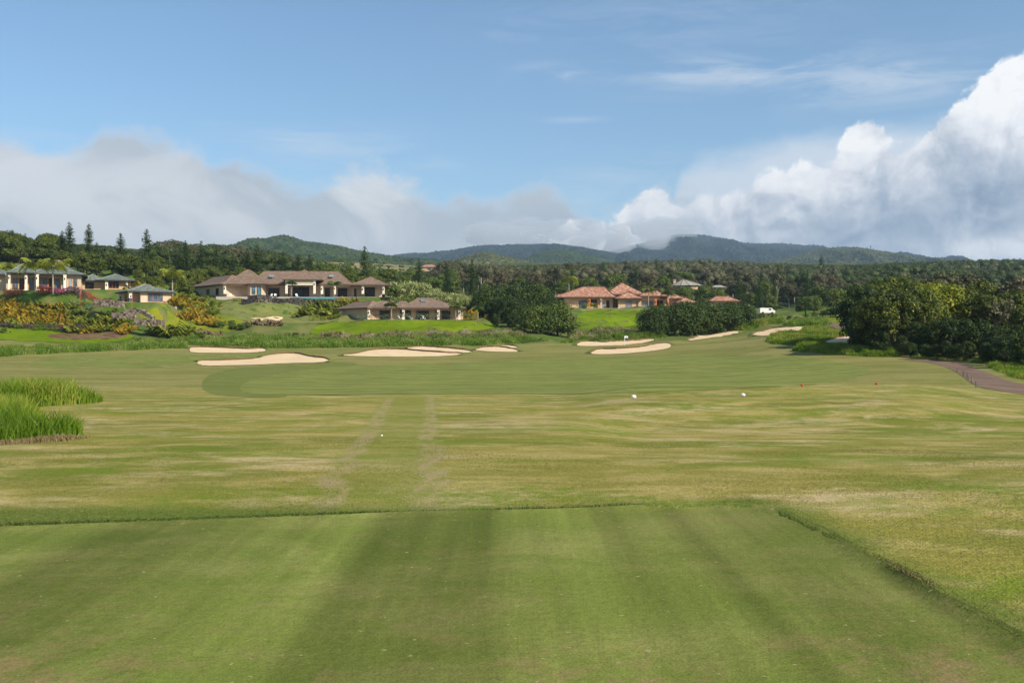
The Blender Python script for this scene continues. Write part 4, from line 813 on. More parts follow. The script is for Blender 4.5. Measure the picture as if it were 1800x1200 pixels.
for p0,p1,n,gm in ((666.5,685,3,'glass_dark'),(712,722,2,'glass_dark'),(735,754,3,'glass_dark'),(777,793,3,'glass_dark')): window(h,X(p0),X(p1),.05,2.2,1.2 if p0<690 else 2.,M['frame'],M[gm],n,name='glass_door')
window(h,X(730.5),X(734.7),.05,2.2,2.,M['frame'],M['glass_blue'],1); window(h,X(765.5),X(768.2),.05,2.2,2.,M['frame'],M['glass_teal'],1); window(h,X(703.3),X(706),.05,2.2,2.,M['frame'],M['glass_dark'],1)
for p in (648,709,771,809): pillar(h,X(p),-.5,2.68,.6,stone=False,base=0)
beam(h,X(648),X(696),-.7,-.3,2.45,2.66,M['stucco_tan']); beam(h,X(705),X(812),-.7,-.3,2.42,2.66,M['stucco_tan']); skylight(h,X(744),3.4,4.85)
mb=MB(); mb.box(X(640),X(816),-1.5,2,-2,-.02); part(mb,'patio',M['slab'],h)
for i,(p,r) in enumerate(((666,80),(704,60),(723,120),(741,-100),(746,60))): lounger(*at(p,561,243.2)[:2],Zm,R(r),['white patio chair in front of the guest house, left of the small palm','white patio chair behind the clipped hedge by the second pillar of the guest house','tilted white patio chair between two clipped hedges at the guest house','white patio chair before the large glass door, left one of a facing pair','white patio chair before the large glass door, right one of a facing pair'][i])

# ---- green roofed house, wing, pavilion
rg=(M['roof_green'],M['fascia_d'],M['ridge_g'])
Yh=250.; k=Yh/F; PC=70; Zm=zpy(Yh,511); h=empty('green_roof_house',((PC-900)*k,Yh,Zm),label='cream house with a grey green slate hip roof and stone chimney at the left edge',cat='house')
hip(h,X(14),X(66),-1.5,11,4.45,zz(466,5),*rg,inset=(24*k,10*k)); hip(h,X(44),X(152),-1.2,12,4.3,zz(467.5,5.5),*rg,inset=5.6); hip(h,X(-40),X(24),2.5,13,4.2,zz(474,7),*rg,inset=4.5)
wall(h,X(10),X(64),1.5,10,4.1,M['stucco']); wall(h,X(60),X(118),1.7,11,4.05,M['stucco']); wall(h,X(117),X(142),-.1,11,4.02,M['stucco']); wall(h,X(-34),X(11),4.,12,4.0,M['stucco'])
for p0,p1,n,z1,y in ((22,32,2,3.2,1.5),(33.5,43,2,3.2,1.5)): window(h,X(p0),X(p1),.3,z1,y,M['frame_o'],M['glass_blue'] if p0==22 else M['glass_dark'],n)
window(h,X(50),X(59.5),.1,3.3,1.5,M['frame_o'],M['glass_blue'],1); window(h,X(68),X(83),.7,3.4,1.7,M['frame_o'],M['glass_blue'],3); window(h,X(84),X(92),.3,3.4,1.7,M['frame_o'],M['glass_dark'],1); window(h,X(94),X(104),.5,3.2,1.7,M['frame_o'],M['glass_blue'],1)
window(h,X(120.5),X(126.5),1.2,3.3,-.1,M['frame_o'],M['glass_pale'],1); window(h,X(128),X(135.5),1.2,3.3,-.1,M['frame_o'],M['glass_blue'],1)
for p,y,w in ((18.5,-.6,.5),(47,-.6,.6),(65.5,-.7,.85),(114,-.8,.7)): pillar(h,X(p),y,4.1,w,stone=False)
beam(h,X(66),X(114),-.9,-.5,3.8,4.08,M['wood'])
mb=MB(); cx=X(99); cy=7; z0=zz(474,cy); mb.box(cx-.9,cx+.9,cy-.7,cy+.7,3,zz(464.5,cy)); part(mb,'chimney',M['stone'],h); o=h.children[-1]
c=MB(); zt=zz(464.5,cy)
for sx in (-1,1):
    for sy in (-1,1): c.box(cx+sx*.65-.14,cx+sx*.65+.14,cy+sy*.5-.14,cy+sy*.5+.14,zt,zt+.65)
c.box(cx-1.15,cx+1.15,cy-.95,cy+.95,zt+.65,zt+.8); c.add([(cx-1.2,cy-1,zt+.8),(cx+1.2,cy-1,zt+.8),(cx+1.2,cy+1,zt+.8),(cx-1.2,cy+1,zt+.8),(cx,cy,zt+1.25)],[(0,1,4),(1,2,4),(2,3,4),(3,0,4)]); c.build('chimney_cap',M['stone_pale'],[q for q in h.children if q.name.startswith('chimney')][0])
Yh=262.; k=Yh/F; PC=190; Zm=zpy(Yh,509); h=empty('green_roof_wing',((PC-900)*k,Yh,Zm),label='cream garden wing with two grey green hip roofs, just behind the pavilion',cat='house')
hip(h,X(140),X(186),0,9,zz(493),zz(483,4.5),*rg,inset=3.2); hip(h,X(168),X(237.5),-1.2,9.5,zz(492),zz(481.5,4.5),*rg)
wall(h,X(142),X(184),1.2,8.5,zz(493)-.25,M['stucco_tan']); wall(h,X(182),X(230),.4,8.8,zz(492)-.25,M['stucco_tan'])
window(h,X(150),X(165),.2,1.9,1.2,M['frame'],M['glass_dark'],3); window(h,X(191),X(209),.4,2.2,.4,M['frame_o'],M['glass_dark'],3); pillar(h,X(187.5),-.3,zz(492)-.3,.7,stone=False); pillar(h,X(223),-.3,zz(492)-.3,.5,stone=False)
Yh=238.; k=Yh/F; PC=225; Zm=zpy(Yh,531); h=empty('garden_pavilion',((PC-900)*k,Yh,Zm),label='square garden pavilion with a green pyramid roof, lowest of the green roofed buildings',cat='pavilion')
px_=(0,-.3,R(36)); S=11.4; hip(h,0,S,0,S,2.75,4.75,*rg,xf=px_,flare=.2)
wall(h,4.2,S-.8,1.,S-1,2.5,M['stucco'],xf=px_); wall(h,1.2,4.21,4.2,S-1,2.48,M['stucco'],xf=px_); wall(h,3.3,4.21,1.,1.7,2.47,M['stucco'],xf=px_)
window(h,5.,8.6,.25,2.3,1.,M['frame_o'],M['glass_blue'],3,xf=px_)
o=window(h,-7,-4.5,.05,2.3,1.2,M['frame_o'],M['glass_dark'],2,xf=(px_[0],px_[1],px_[2]-math.pi/2),name='glass_door')
for a_,b_2 in ((.9,.9),(.9,S-1.2)): pillar(h,a_,b_2,2.48,.7,xf=px_,base=1.0)
mb=MB(); mb.box(-1,S,-1,S,-2.5,-.02); part(mb,'patio',M['slab'],h,px_)

# ---- terracotta roofed house
ro=(M['roof_orange'],M['fascia'],M['ridge_d']); Yh=310.; k=Yh/F; PC=1075; Zm=zpy(Yh,542); h=empty('terracotta_house',((PC-900)*k,Yh,Zm),label='ochre house with a sprawling terracotta tiled roof above a green bank in the middle',cat='house')
hip(h,X(968),X(1083),-1,15,3.6,zz(504,7),*ro,inset=(60*k,16*k)); hip(h,X(1060),X(1139),2.,16,4.6,zz(496.5,9),*ro,inset=(34*k,29*k)); hip(h,X(1079),X(1129),-3.2,8,3.15,5.3,*ro,inset=3.); hip(h,X(1124),X(1176),.0,8.6,4.,zz(504.5,4.5),*ro,inset=(19*k,30*k))
hip(h,X(1162),X(1206),1,10,3.3,5.1,*ro,inset=2.5); hip(h,X(1186),X(1224),-2,7,1.9,3.5,*ro,inset=2.5)
wall(h,X(992),X(1078),.9,14,3.35,M['stucco_orange']); wall(h,X(1086),X(1126),-1.8,7,2.9,M['stucco_orange']); wall(h,X(1066),X(1137),4,14,4.3,M['stucco_orange']); wall(h,X(1126),X(1172),2.2,10,3.75,M['stucco_orange']); wall(h,X(1168),X(1203),2.5,9,3.,M['stucco_orange']); wall(h,X(1190),X(1220),-.5,6,1.6,M['stucco_orange'])
window(h,X(1018),X(1032),.2,2.5,.9,M['frame'],M['glass_blue'],3); window(h,X(1038),X(1050),.6,2.8,.9,M['frame'],M['glass_dark'],3); window(h,X(1058.5),X(1065),.05,2.5,.9,M['white'],M['glass_pale'],2,name='glass_door'); window(h,X(1066),X(1072),.05,2.6,.9,M['frame_o'],M['glass_dark'],1,name='door')
window(h,X(1099),X(1110),.05,2.4,-1.8,M['frame_o'],M['glass_pale'],3,name='glass_door'); window(h,X(1117),X(1121),.3,2.2,-1.8,M['frame_o'],M['glass_blue'],1); window(h,X(1128),X(1140),.2,2.4,2.2,M['frame'],M['glass_pale'],3); window(h,X(1142),X(1150),.2,2.4,2.2,M['frame'],M['glass_blue'],2); window(h,X(1154),X(1168),.2,2.6,2.2,M['frame'],M['glass_dark'],2)
MO=simple('orange_pillar',(.65,.2,.06),.8)
for p,y in ((1036,-.3),(1056.5,-.3),(1153,.6),(1175,1.),(1200,.4)): pillar(h,X(p),y,3.3 if p<1100 else 3.0,.6,stone=False,mat=MO if p!=1056.5 else M['stucco_orange'])
mb=MB(); mb.box(X(985),X(1222),-3,2,-2.5,-.02); part(mb,'terrace',M['slab'],h)
w2=wallseg('pool_edge_wall',[(1086,540.5,304),(1110,539.6,303),(1122,539.4,303),(1143,540.2,304)],1.5,.6,M['white'],'low white pool edge wall in front of the terracotta roofed house')
# ---- grey roofed house and other far roofs
Yh=400.; k=Yh/F; PC=1208; Zm=zpy(Yh,513); h=empty('grey_roof_house',((PC-900)*k,Yh,Zm),label='pale house with a faceted grey seamed roof among the trees',cat='house')
mb=MB(); n=12; rr=X(1238)-X(1208); base=[(math.cos(6.283*i/n)*rr,math.sin(6.283*i/n)*rr*.8) for i in range(n)]; zt=zz(490); ze=zz(502.5); mb.add([(a,b,ze) for a,b in base]+[(-1.6,0,zt)],[(i,(i+1)%n,n) for i in range(n)]+[tuple(range(n))[::-1]])
for a,b in base: mb.tube([(a,b,ze),(-1.6,0,zt)],.11,4,1)
part(mb,'roof',[M['roof_grey'],M['fascia']],h); mb=MB(); mb.prism([(a*.85,b*.85) for a,b in base],-3,ze-.02); part(mb,'wall',M['stucco_tan'],h); window(h,-2.2,.4,.8,2.1,-rr*.8*.86,M['frame'],M['glass_blue'],2)
mb=MB(); mb.box(X(1184),X(1188),0,1.5,0,zz(492)); mb.box(X(1183),X(1189),-.3,1.8,zz(492),zz(491)); part(mb,'chimney',M['stucco'],h)
def small_house(p0,p1,pe,pr,Y,roofs,wm,label,name):
    global Yh,k,PC,Zm
    Yh=float(Y); k=Yh/F; PC=(p0+p1)/2; Zm=zpy(Yh,pe)-3.; h=empty(name,((PC-900)*k,Yh,Zm),label=label,cat='house'); d=(p1-p0)*k*.6
    hip(h,X(p0),X(p1),-d/2,d/2,3.,3.+(pe-pr)*k,*roofs); wall(h,X(p0)+.8,X(p1)-.8,-d/2+.8,d/2-.8,2.75,wm); window(h,-1.5,1.5,.8,2.2,-d/2+.8,M['frame'],M['glass_blue'],2); return h
small_house(1242,1298,529,520.5,282,ro,M['stucco_orange'],'terracotta roof showing above the round dark trees, right of the ochre house','small_terracotta_house')
small_house(738,772,470,465,860,ro,M['stucco_tan'],'far pink tiled villa on the skyline above the guest house','hillside_villa')
small_house(1250,1276,505,501.5,420,(M['roof_grey'],M['fascia'],M['roof_grey']),M['stucco'],'tiny grey roofed house right of the faceted roof','far_cottage')
small_house(1306,1322,518,514,380,(M['roof_grey'],M['fascia'],M['roof_grey']),M['stucco'],'tiny pinkish house among the pines in the right middle','far_cottage')
small_house(1129,1140,487,482.5,560,(M['white'],M['white'],M['white']),M['white'],'tiny white gable peeping out of the woods above the terracotta roof','far_cottage')

# ---- white van behind the shrubs
v=empty('white_van',at(1347.5,552,290),R(4),label='white van parked behind the shrubs right of the round dark trees',cat='van')
prof_=[(-2.2,.35),(2.25,.35),(2.25,1.0),(1.75,1.15),(1.3,1.75),(-2.05,1.8),(-2.2,1.6)]; mb=MB(); V=[(x,y,z) for y in (-.9,.9) for x,z in prof_]; n=len(prof_); mb.add(V,[tuple(range(n)),tuple(range(n,2*n))[::-1]]+[((i+1)%n,i,n+i,n+(i+1)%n) for i in range(n)]); mb.build('body',M['white'],v)
mb=MB(); mb.box(.35,1.15,-.915,-.9,1.12,1.55); mb.build('window',M['glass_dark'],v)
for x in (-1.4,1.4):
    for y in (-.85,.85):
        mb=MB(); mb.tube([(x,y-.1,.33),(x,y+.1,.33)],.33,14); mb.build('wheel',M['frame'],v)

for nm,an,sx in (('green_roof_house',21,.925),('green_roof_wing',20,.94),('brown_house',4,.985),('guest_house',5,.985)):
    q=bpy.data.objects[nm]; q.rotation_euler.z=R(an); q.scale.x=sx
# ================================================================ COURSE FURNITURE
def on(u,py,dz=0,ymin=0):
    x,Y=ray(u,py,ymin); return Vector((x,Y,h1(x,Y)+dz))
def egg(name,p,r,mat,label,cat_,group):
    mb=MB(); n=14; rings=[]
    for i in range(9):
        t=math.pi*i/8; rings.append([(math.cos(6.283*j/n)*math.sin(t)*r*1.25,math.sin(6.283*j/n)*math.sin(t)*r,-math.cos(t)*r*.9+r*.75) for j in range(n)])
    mb.add([q for g_ in rings for q in g_],[(i*n+j,i*n+(j+1)%n,(i+1)*n+(j+1)%n,(i+1)*n+j) for i in range(8) for j in range(n)])
    o=mb.build(name,mat,smooth=True,label=label,cat=cat_,group=group,loc=p); o.rotation_euler=(0,0,random.uniform(-.5,.5)); return o
RED=simple('red_paint',(.6,.02,.015),.4,.05); WH=simple('bright_white_paint',(.85,.85,.85),.35,.02)
egg('tee_marker',on(1114,701.2,.03),.08,WH,'white egg shaped tee marker, left one of the white pair','tee marker','white tee markers')
egg('tee_marker',on(1306,697.5,.03),.09,WH,'white egg shaped tee marker, right one of the white pair','tee marker','white tee markers')
egg('tee_marker',on(1410,679.3,.03),.068,RED,'red tee marker, left one of the red pair','tee marker','red tee markers')
egg('tee_marker',on(1541,676.6,.03),.068,RED,'red tee marker, right one of the red pair','tee marker','red tee markers')
egg('golf_ball',on(671,766.3,.0),.0215,WH,'small white golf ball lying on the worn strip beyond the tee','golf ball',None)
# flag
p=on(1098,607.5,0,60); fl=empty('flagstick',p,label='white flagstick with a small white flag beside the kidney shaped bunker',cat='flagstick'); Hf=17.5*p.y/F
mb=MB(); mb.tube([(0,0,-.1),(0,0,Hf*.5)],.045,6); mb.build('lower_pole',M['white'],fl); mb=MB(); mb.tube([(0,0,Hf*.5),(0,0,Hf)],.05,6); mb.build('pole',M['white'],fl)
mb=MB(); nx=6; V=[(i*.13,math.sin(i*1.1)*.05+s*.012,Hf-.02-j*.4) for s in (0,1) for i in range(nx) for j in (0,1)]
for i in range(nx-1): a=i*2; mb.f+=[(a,a+1,a+3,a+2),(12+a+2,12+a+3,12+a+1,12+a)]; mb.m+=[0,0]
mb.v=V; mb.build('flag',WH,fl)
# rope posts beside the path
GP=simple('dark_green_post',(.05,.09,.08),.6); posts=[]
for i,(u,py,hp) in enumerate(((1682.3,655.5,9.2),(1692.6,661,9.),(1694.4,662.2,9.4),(1699.6,665.4,10.4),(1701.8,668.3,12.),(1707.3,674.3,12.2),(1715.3,680.8,11.2))):
    p=on(u,py); hh=hp*p.y/F; mb=MB(); mb.tube([(0,0,-.2),(0,0,hh-.03)],.022,7,0); mb.tube([(0,0,hh-.03),(0,0,hh)],.03,7,0)
    mb.build('rope_post',GP,label=['rope post standing alone, farthest along the path edge','rope post, left one of the second pair along the path edge','rope post, right one of the second pair along the path edge','rope post, left one of the third pair along the path edge','rope post, right one of the third pair along the path edge','slim green post second nearest along the path edge','slim green post nearest along the path edge'][i],cat='post',group='slim green posts beside the paved path',loc=p); posts.append(p+Vector((0,0,hh-.04)))
mb=MB(); 
for a,b in zip(posts[4:-1],posts[5:]): mb.tube([a-posts[4],(a+b)/2-posts[4]-Vector((0,0,.07)),b-posts[4]],.009,5)
mb.build('rope',M['slab'],label='thin pale rope strung between the nearest green posts',cat='rope',loc=posts[4])
ST=simple('orange_stake',(.5,.16,.05),.7)
def stake(u,base,top,Y,mat,label,r=.06,lean=0.):
    p=at(u,base,Y); p.z=min(p.z,h1(p.x,Y)+.3) ; hh=CZ+Y*(600-top)/F-p.z; mb=MB(); mb.tube([(0,0,-.3),(lean*hh,0,hh)],r,6); mb.tube([(lean*hh,0,hh),(lean*hh,0,hh+.04)],r*.7,6); mb.build('marker_stake',mat,label=label,cat='stake',group='marker stakes',loc=p)
stake(186.5,608.5,603.8,203,WH,'short white stake in the wild grass on the left',.07); stake(104,557,550.5,226,ST,'short orange stake by the dull magenta bushes',.07,.15)
stake(139.5,524,508,240,ST,'tall thin orange stake on the terrace, left one of a crossed pair',.04,.05); stake(142.5,526,510,240,ST,'tall thin orange stake on the terrace, right one of a crossed pair',.04,-.02); stake(279.5,561,550,226,ST,'thin orange stake leaning left below the stone terraces',.05,-.08); stake(283,561,551,226,ST,'thin orange stake leaning right below the stone terraces',.05,.1); stake(232,529,514,232,ST,'orange pole in front of the pavilion corner',.05)
# lamp post
p=at(38,472,300); p.z=h1(p.x,300); lp=empty('lamp_post',p,label='dark lamp post on the slope behind the green roofed house',cat='lamp post'); hh=CZ+300*(600-447)/F-p.z; mb=MB(); mb.tube([(0,0,-.5),(0,0,hh)],.13,7); mb.build('pole',M['fascia_d'],lp); mb=MB(); mb.tube([(0,0,hh),(0,0,hh+.5),(0,0,hh+.9)],[.45,.35,.05],8); mb.build('lamp_head',M['frame'],lp)
# stone terraces on the left
for i,(pts,hg,lb) in enumerate((([(165,526,230),(190,527,229.5),(216,529,229)],1.6,'pale stone terrace wall in front of the pavilion patio'),([(196,549,224),(214,548,223.5),(236,550,223)],1.4,'upper rough stone wall of the garden terraces'),([(246,543,224),(256,549,223),(268,557,222)],.9,'stone edging running down beside the garden terraces'),([(236,560,219),(262,560,218.5),(288,563,218)],1.6,'lowest rough stone wall of the garden terraces'),([(219,542,227),(240,541.5,226.5),(252,544,226)],1.,'topmost pale stone ledge of the garden terraces'))):
    wallseg('stone_wall',pts,hg,.8,M['stone_pale'],lb,group='stone garden terraces')
def rocks(name,u0,u1,py0,py1,Y,n,label,s=.5):
    g=np.random.default_rng(n+int(u0)); mb=MB(); o=at((u0+u1)/2,(py0+py1)/2,Y); o.z=h1(o.x,o.y)
    for i in range(n):
        u=g.uniform(u0,u1); x=(u-900)/F*Y; y=Y+g.uniform(-.8,.8); z=h1(x,y)+g.uniform(0,1)**1.2*abs(py1-py0)*Y/F; r=s*g.uniform(.5,1.1); c=Vector((x-o.x,y-o.y,z-o.z)); V=[]
        for a in range(5):
            for b in range(4):
                pass
        D=[(1,0,0),(-1,0,0),(0,1,0),(0,-1,0),(0,0,1),(0,0,-1),(.7,.7,.5),(-.7,.7,.5),(.7,-.7,.5),(-.7,-.7,.5)]
        import mathutils
        V=[c+Vector(d)*r*g.uniform(.7,1.1) for d in D]; Fc=[(4,6,7),(4,7,9),(4,9,8),(4,8,6),(0,6,8),(1,9,7),(2,7,6),(3,8,9),(0,2,6),(2,1,7),(1,3,9),(3,0,8),(5,2,0),(5,1,2),(5,3,1),(5,0,3)]; mb.add(V,Fc)
    mb.build(name,M['rock'],label=label,cat='rock wall',loc=o)
rocks('rubble_wall',427,498,574,583,239,90,'rubble wall of brown boulders at the foot of the lawn slope',.42); rocks('rubble_wall',326,392,577,583,228,70,'low rubble wall of brown rocks left of the boulder wall',.32)
# antennas on the right hill
for u,top,r in ((1524,434,.5),(1530.5,431,.8)):
    Y=3300; p=at(u,439,Y); mb=MB(); hh=(439-top)*Y/F; mb.tube([(0,0,-15),(0,0,hh)],[r*1.3,r],5); mb.tube([(0,0,hh*.6),(0,0,hh*.75)],r*2.2,6); mb.build('antenna_mast',M['fascia_d'],label='thin antenna mast on the right hill, '+('shorter left one' if u<1526 else 'taller right one with a drum'),cat='antenna mast',group='antenna masts',loc=p)

# ================================================================ PALMS AND GARDEN PLANTS
palm(62,238,456,508,'palm with a green crown shaft before the left windows of the green roofed house',fr=3.9,nf=13)
palm(93,236,460,512,'taller drooping palm before the chimney of the green roofed house',fr=4.2,nf=14)
palm(303,250,472,519,'yellowish palm with a white trunk right of the pavilion',fr=3.9,nf=11)
palm(512,271,494,523,'small palm by the left portico pillar of the brown roofed house','palmdark',1.9,9,.09)
palm(587,272,494,521,'small palm before the right veranda of the brown roofed house','palmdark',2.2,10,.1)
palm(688,240,530,562,'small palm before the left half of the guest house','palmdark',2.1,10,.12)
palm(801,240,534,563,'small palm at the right corner of the guest house','palmdark',2.,10,.12)
palm(840,242,538,565,'slender small palm standing right of the guest house','palmdark',1.7,9,.1)
palm(1140,300,506,542,'slim palm beside the pool of the terracotta roofed house','palmdark',2.6,10,.12)
palm(1174,301,510,536,'low leafy palm before the right end of the terracotta roofed house','palmdark',2.8,12,.14)
palm(1000,330,484,512,'bushy palm behind the left end of the terracotta roof','palm',3.4,12,.15)
palm(12,262,462,498,'palm behind the left end of the green roof','palm',3.,11,.14)
rs=np.random.default_rng(11)
def row(kind,pts,n,hpx,label,group,cat_,jy=3.,wide=1.,jl=0):
    """plants scattered along a band: pts=(u0,u1,Y0,Y1)"""
    for i in range(n):
        u=rs.uniform(pts[0],pts[1]); Y=rs.uniform(pts[2],pts[3]); x=(u-900)/F*Y; plant(kind,x,Y,hpx*(.75+.5*rs.random())*Y/F,wide,label,cat_,group)
G1='golden palm shrubs on the bank below the green roofed house'
row('golden_palm_shrub',(-10,125,226,242),90,17,'golden arching palm shrub on the planted bank under the green roofed house',G1,'shrub',wide=1.15)
row('green_palm_shrub',(-10,160,222,242),60,16,'green arching palm shrub low on the planted bank',G1+' ','shrub',wide=1.2)
row('green_palm_shrub',(120,215,222,232),26,19,'green arching palm shrub between the magenta bushes and stone terraces','palm shrubs beside the stone terraces','shrub',wide=1.2)
row('golden_palm_shrub',(150,232,220,226),10,15,'golden palm shrub low by the stone terraces','golden palm shrubs by the stone terraces','shrub',wide=1.2)
row('golden_palm_shrub',(298,350,242,262),34,20,'golden palm shrub right of the pavilion','golden palm shrubs right of the pavilion','shrub',wide=1.2)
row('green_palm_shrub',(330,372,254,268),24,24,'green palm shrub at the left end of the brown roofed house','green palm shrubs left of the brown roofed house','shrub',wide=1.1)
row('golden_palm_shrub',(350,385,240,250),8,17,'golden palm shrub on the edge of the lawn hollow','golden palm shrubs edging the lawn','shrub',wide=1.2)
row('leafy_bush',(375,436,236,243),13,9,'small dark bush edging the lawn below the brown roofed house','dark bushes edging the lawn','bush',wide=1.3)
row('green_palm_shrub',(535,640,256,268),70,19,'green and gold palm shrub on the bank under the pool','palm shrubs under the pool terrace','shrub',wide=1.15)
row('golden_palm_shrub',(580,700,262,270),44,16,'golden palm shrub on the bank above the guest house','golden palm shrubs above the guest house','shrub',wide=1.1)
row('golden_palm_shrub',(700,740,268,276),8,26,'golden palm shrub behind the guest house roof','golden palm shrubs behind the guest house','shrub')
row('leafy_bush',(690,840,262,278),22,24,'leafy green bush behind the guest house','leafy bushes behind the guest house','bush')
row('golden_palm_shrub',(815,840,252,262),12,22,'golden palm shrub right of the guest house','golden palm shrubs right of the guest house','shrub')
row('green_palm_shrub',(230,330,262,285),30,20,'green palm shrub behind the pavilion','green palm shrubs behind the pavilion','shrub',wide=1.2)
row('feathery_tree',(236,330,275,300),12,26,'feathery bush on the slope behind the pavilion','feathery bushes behind the pavilion','bush',wide=1.3)
row('golden_palm_shrub',(235,330,255,275),14,20,'golden palm shrub behind the pavilion','golden palm shrubs behind the pavilion','shrub',wide=1.2)
for i,(u,Y,t,w,lb) in enumerate(((700,292,494,1.3,'leftmost and largest'),(722,292,492,1.1,'second from the left'),(746,292,496,1.1,'third from the left'),(776,280,512,1.1,'fourth from the left'),(798,280,513,1.1,'fifth from the left'),(822,281,518,1.,'rightmost'))):
    tr('blossom_tree',u,Y,t,w,'round cream blossomed tree behind the guest house, '+lb+' of six','cream blossomed trees','tree')
tr('blossom_tree',688,286,505,1.,'small cream blossomed tree by the right pillar of the brown roofed house')
def hedge(name,u0,u1,Y0,Y1,hpx,mats,label,n=14,per=90,ls=.11,cat_='hedge',group=None,dpy=None):
    """hedge: overlapping clumps of several blossom colours; each colour a part"""
    g=np.random.default_rng(int(u0*3+u1)); x0=(u0-900)/F*Y0; x1=(u1-900)/F*Y1; o=empty(name,(x0,Y0,h1(x0,Y0)),label=label,cat=cat_,group=group); by={}
    for i in range(n):
        t=(i+.5)/n; Y=Y0+(Y1-Y0)*t+g.normal()*.25; x=x0+(x1-x0)*t; hh=hpx*Y/F; r=hh*.62; m=mats[min(len(mats)-1,int(t*len(mats)+g.normal()*.35)) if 1 else 0]; by.setdefault(m,[]).append((x-x0,Y-Y0,h1(x,Y)-h1(x0,Y0)+hh*.5,r*(.85+.3*g.random())))
    for m,cl in by.items():
        V,Fc,t=clump_leaves(cl,per,ls,g,.85,.75); link('foliage',raw_mesh(name,V,Fc,L[m],tint=t),o)
hedge('flower_hedge',66,86,244.3,244.3,13,['red'],'crimson flowering hedge before the big windows of the green roofed house',8,90,.13,group='flowering hedges')
hedge('flower_hedge',86,122,244.2,244.2,12,['red','magenta','magenta'],'pink and magenta flowering hedge right of the taller drooping palm',12,90,.13,group='flowering hedges')
hedge('flower_hedge',122,150,244.2,245,13,['dullmag','magenta','dullmag'],'purple flowering hedge between the green roofed house and its wing',12,100,.13,group='flowering hedges')
hedge('flower_hedge',148,196,246,254,11,['red','red','magenta'],'bright red flowering hedge left of the pavilion roof',12,90,.13,group='flowering hedges')
hedge('flower_hedge',10,34,243.5,243.5,15,['orange'],'salmon flowering bushes at the left end of the green roofed house',9,80,.15,group='flowering hedges')
hedge('flower_hedge',2,62,220,221,9,['dullmag','mid','dullmag'],'low dull magenta hedge above the bright lawn, left part',16,70,.13,group='low magenta hedges')
hedge('flower_hedge',62,152,220,223,12,['mid','dullmag','dullmag','dullmag'],'low dull magenta hedge above the bright lawn, right part',24,80,.13,group='low magenta hedges')
hedge('flower_hedge',246,270,230,232,4,['magenta'],'small magenta flowers under the pavilion windows',6,60,.09)
hedge('green_hedge',96,160,240,241,9,['mid','blueleaf','mid'],'green and blue leaved planting below the purple hedge',18,60,.12)
hedge('green_hedge',150,176,240,240,9,['blueleaf'],'blue green leafy planting at the left corner of the pavilion',9,60,.12)
hedge('flower_hedge',605,640,252,253,14,['cream','mid','red'],'mixed pale and red flowering bushes left of the guest house',12,60,.13)
hedge('green_hedge',545,600,247,249,9,['yellow'],'bright yellow green low bushes at the foot of the palm shrub bank',14,70,.12)
hedge('flower_hedge',410,430,273,272,6,['yellow'],'yellow flower bed left of the curved stone wall',6,70,.12)
for i,(u0,u1,b) in enumerate(((626,664,566),(664,686,562),(692,724,561),(731,761,562),(763,772,562),(776,796,562),(808,836,563.5),(842,856,566))):
    Y=241.3; hedge('clipped_hedge',u0,u1,Y,Y,11 if i else 9,['hedge'],'clipped rounded green hedge before the guest house, '+['leftmost','second from left','third from left','fourth from left','short one by the third pillar','sixth from left','second from right','rightmost'][i],max(3,int((u1-u0)/4)),80,.09,group='clipped hedges before the guest house')
hedge('green_hedge',1024,1048,305,305,9,['yellow'],'yellow green shrubs by the veranda of the terracotta roofed house',6,70,.14)
for i,(u,Y,t) in enumerate(((8,214,576),(-6,213,572),(18,215,582))): tr('leafy_bush',u,Y,t,1.,'dark green bush at the left edge of the bright lawn','dark bushes at the left edge of the lawn','bush')
for i,u in enumerate((292,297,302)): tr('green_palm_shrub',u,222,549+i*3,1.2,'dark spiky plant beside the stone terraces','spiky plants beside the stone terraces','shrub')
for i in range(16):
    u=235+i*6.5; tr('shrub',u+rs.normal()*3,205+rs.random()*8,593+rs.random()*5,1.2,'low yellow green bush in the hollow above the wild grass','low bushes in the hollow','bush')
for u,Y in ((356,222),(352,221),(505,222),(520,221),(534,223),(575,220)): tr('leafy_bush',u,Y,586-rs.random()*3,1.3,'dark rounded weed bush on the bank above the wild grass','weed bushes above the wild grass','bush')

# ================================================================ TREES
# dark mass in the centre
GC='dark trees in the centre'
for u,Y,t,w in ((858,262,504,1.),(880,264,496,1.05),(905,262,498,1.),(930,263,494,1.05),(950,262,500,1.),(868,252,520,1.),(892,250,514,1.),(918,252,518,1.),(940,253,520,1.),(846,256,530,.8),(965,258,512,.85),(900,244,545,1.),(872,243,548,.8),(925,246,545,.9)):
    tr('round_tree' if t<505 else 'thicket_tree',u,Y,t,w,'dense dark green tree in the mass left of the terracotta roofed house',GC)
for u,Y,t,w,lb in ((950,234,533,1.05,'left'),(980,236,528,1.1,'right')): tr('shrub_tree',u,Y,t,1.15,'large sunlit shrub tree below the terracotta roofed house, '+lb+' one of two','sunlit shrub trees in the centre','tree')
tr('leafy_bush',932,233,552,.9,'small low shrub at the left foot of the sunlit shrub trees','','bush'); tr('leafy_bush',998,236,556,.8,'small low shrub at the right foot of the sunlit shrub trees','','bush')
GR='round dark trees on the middle right slope'
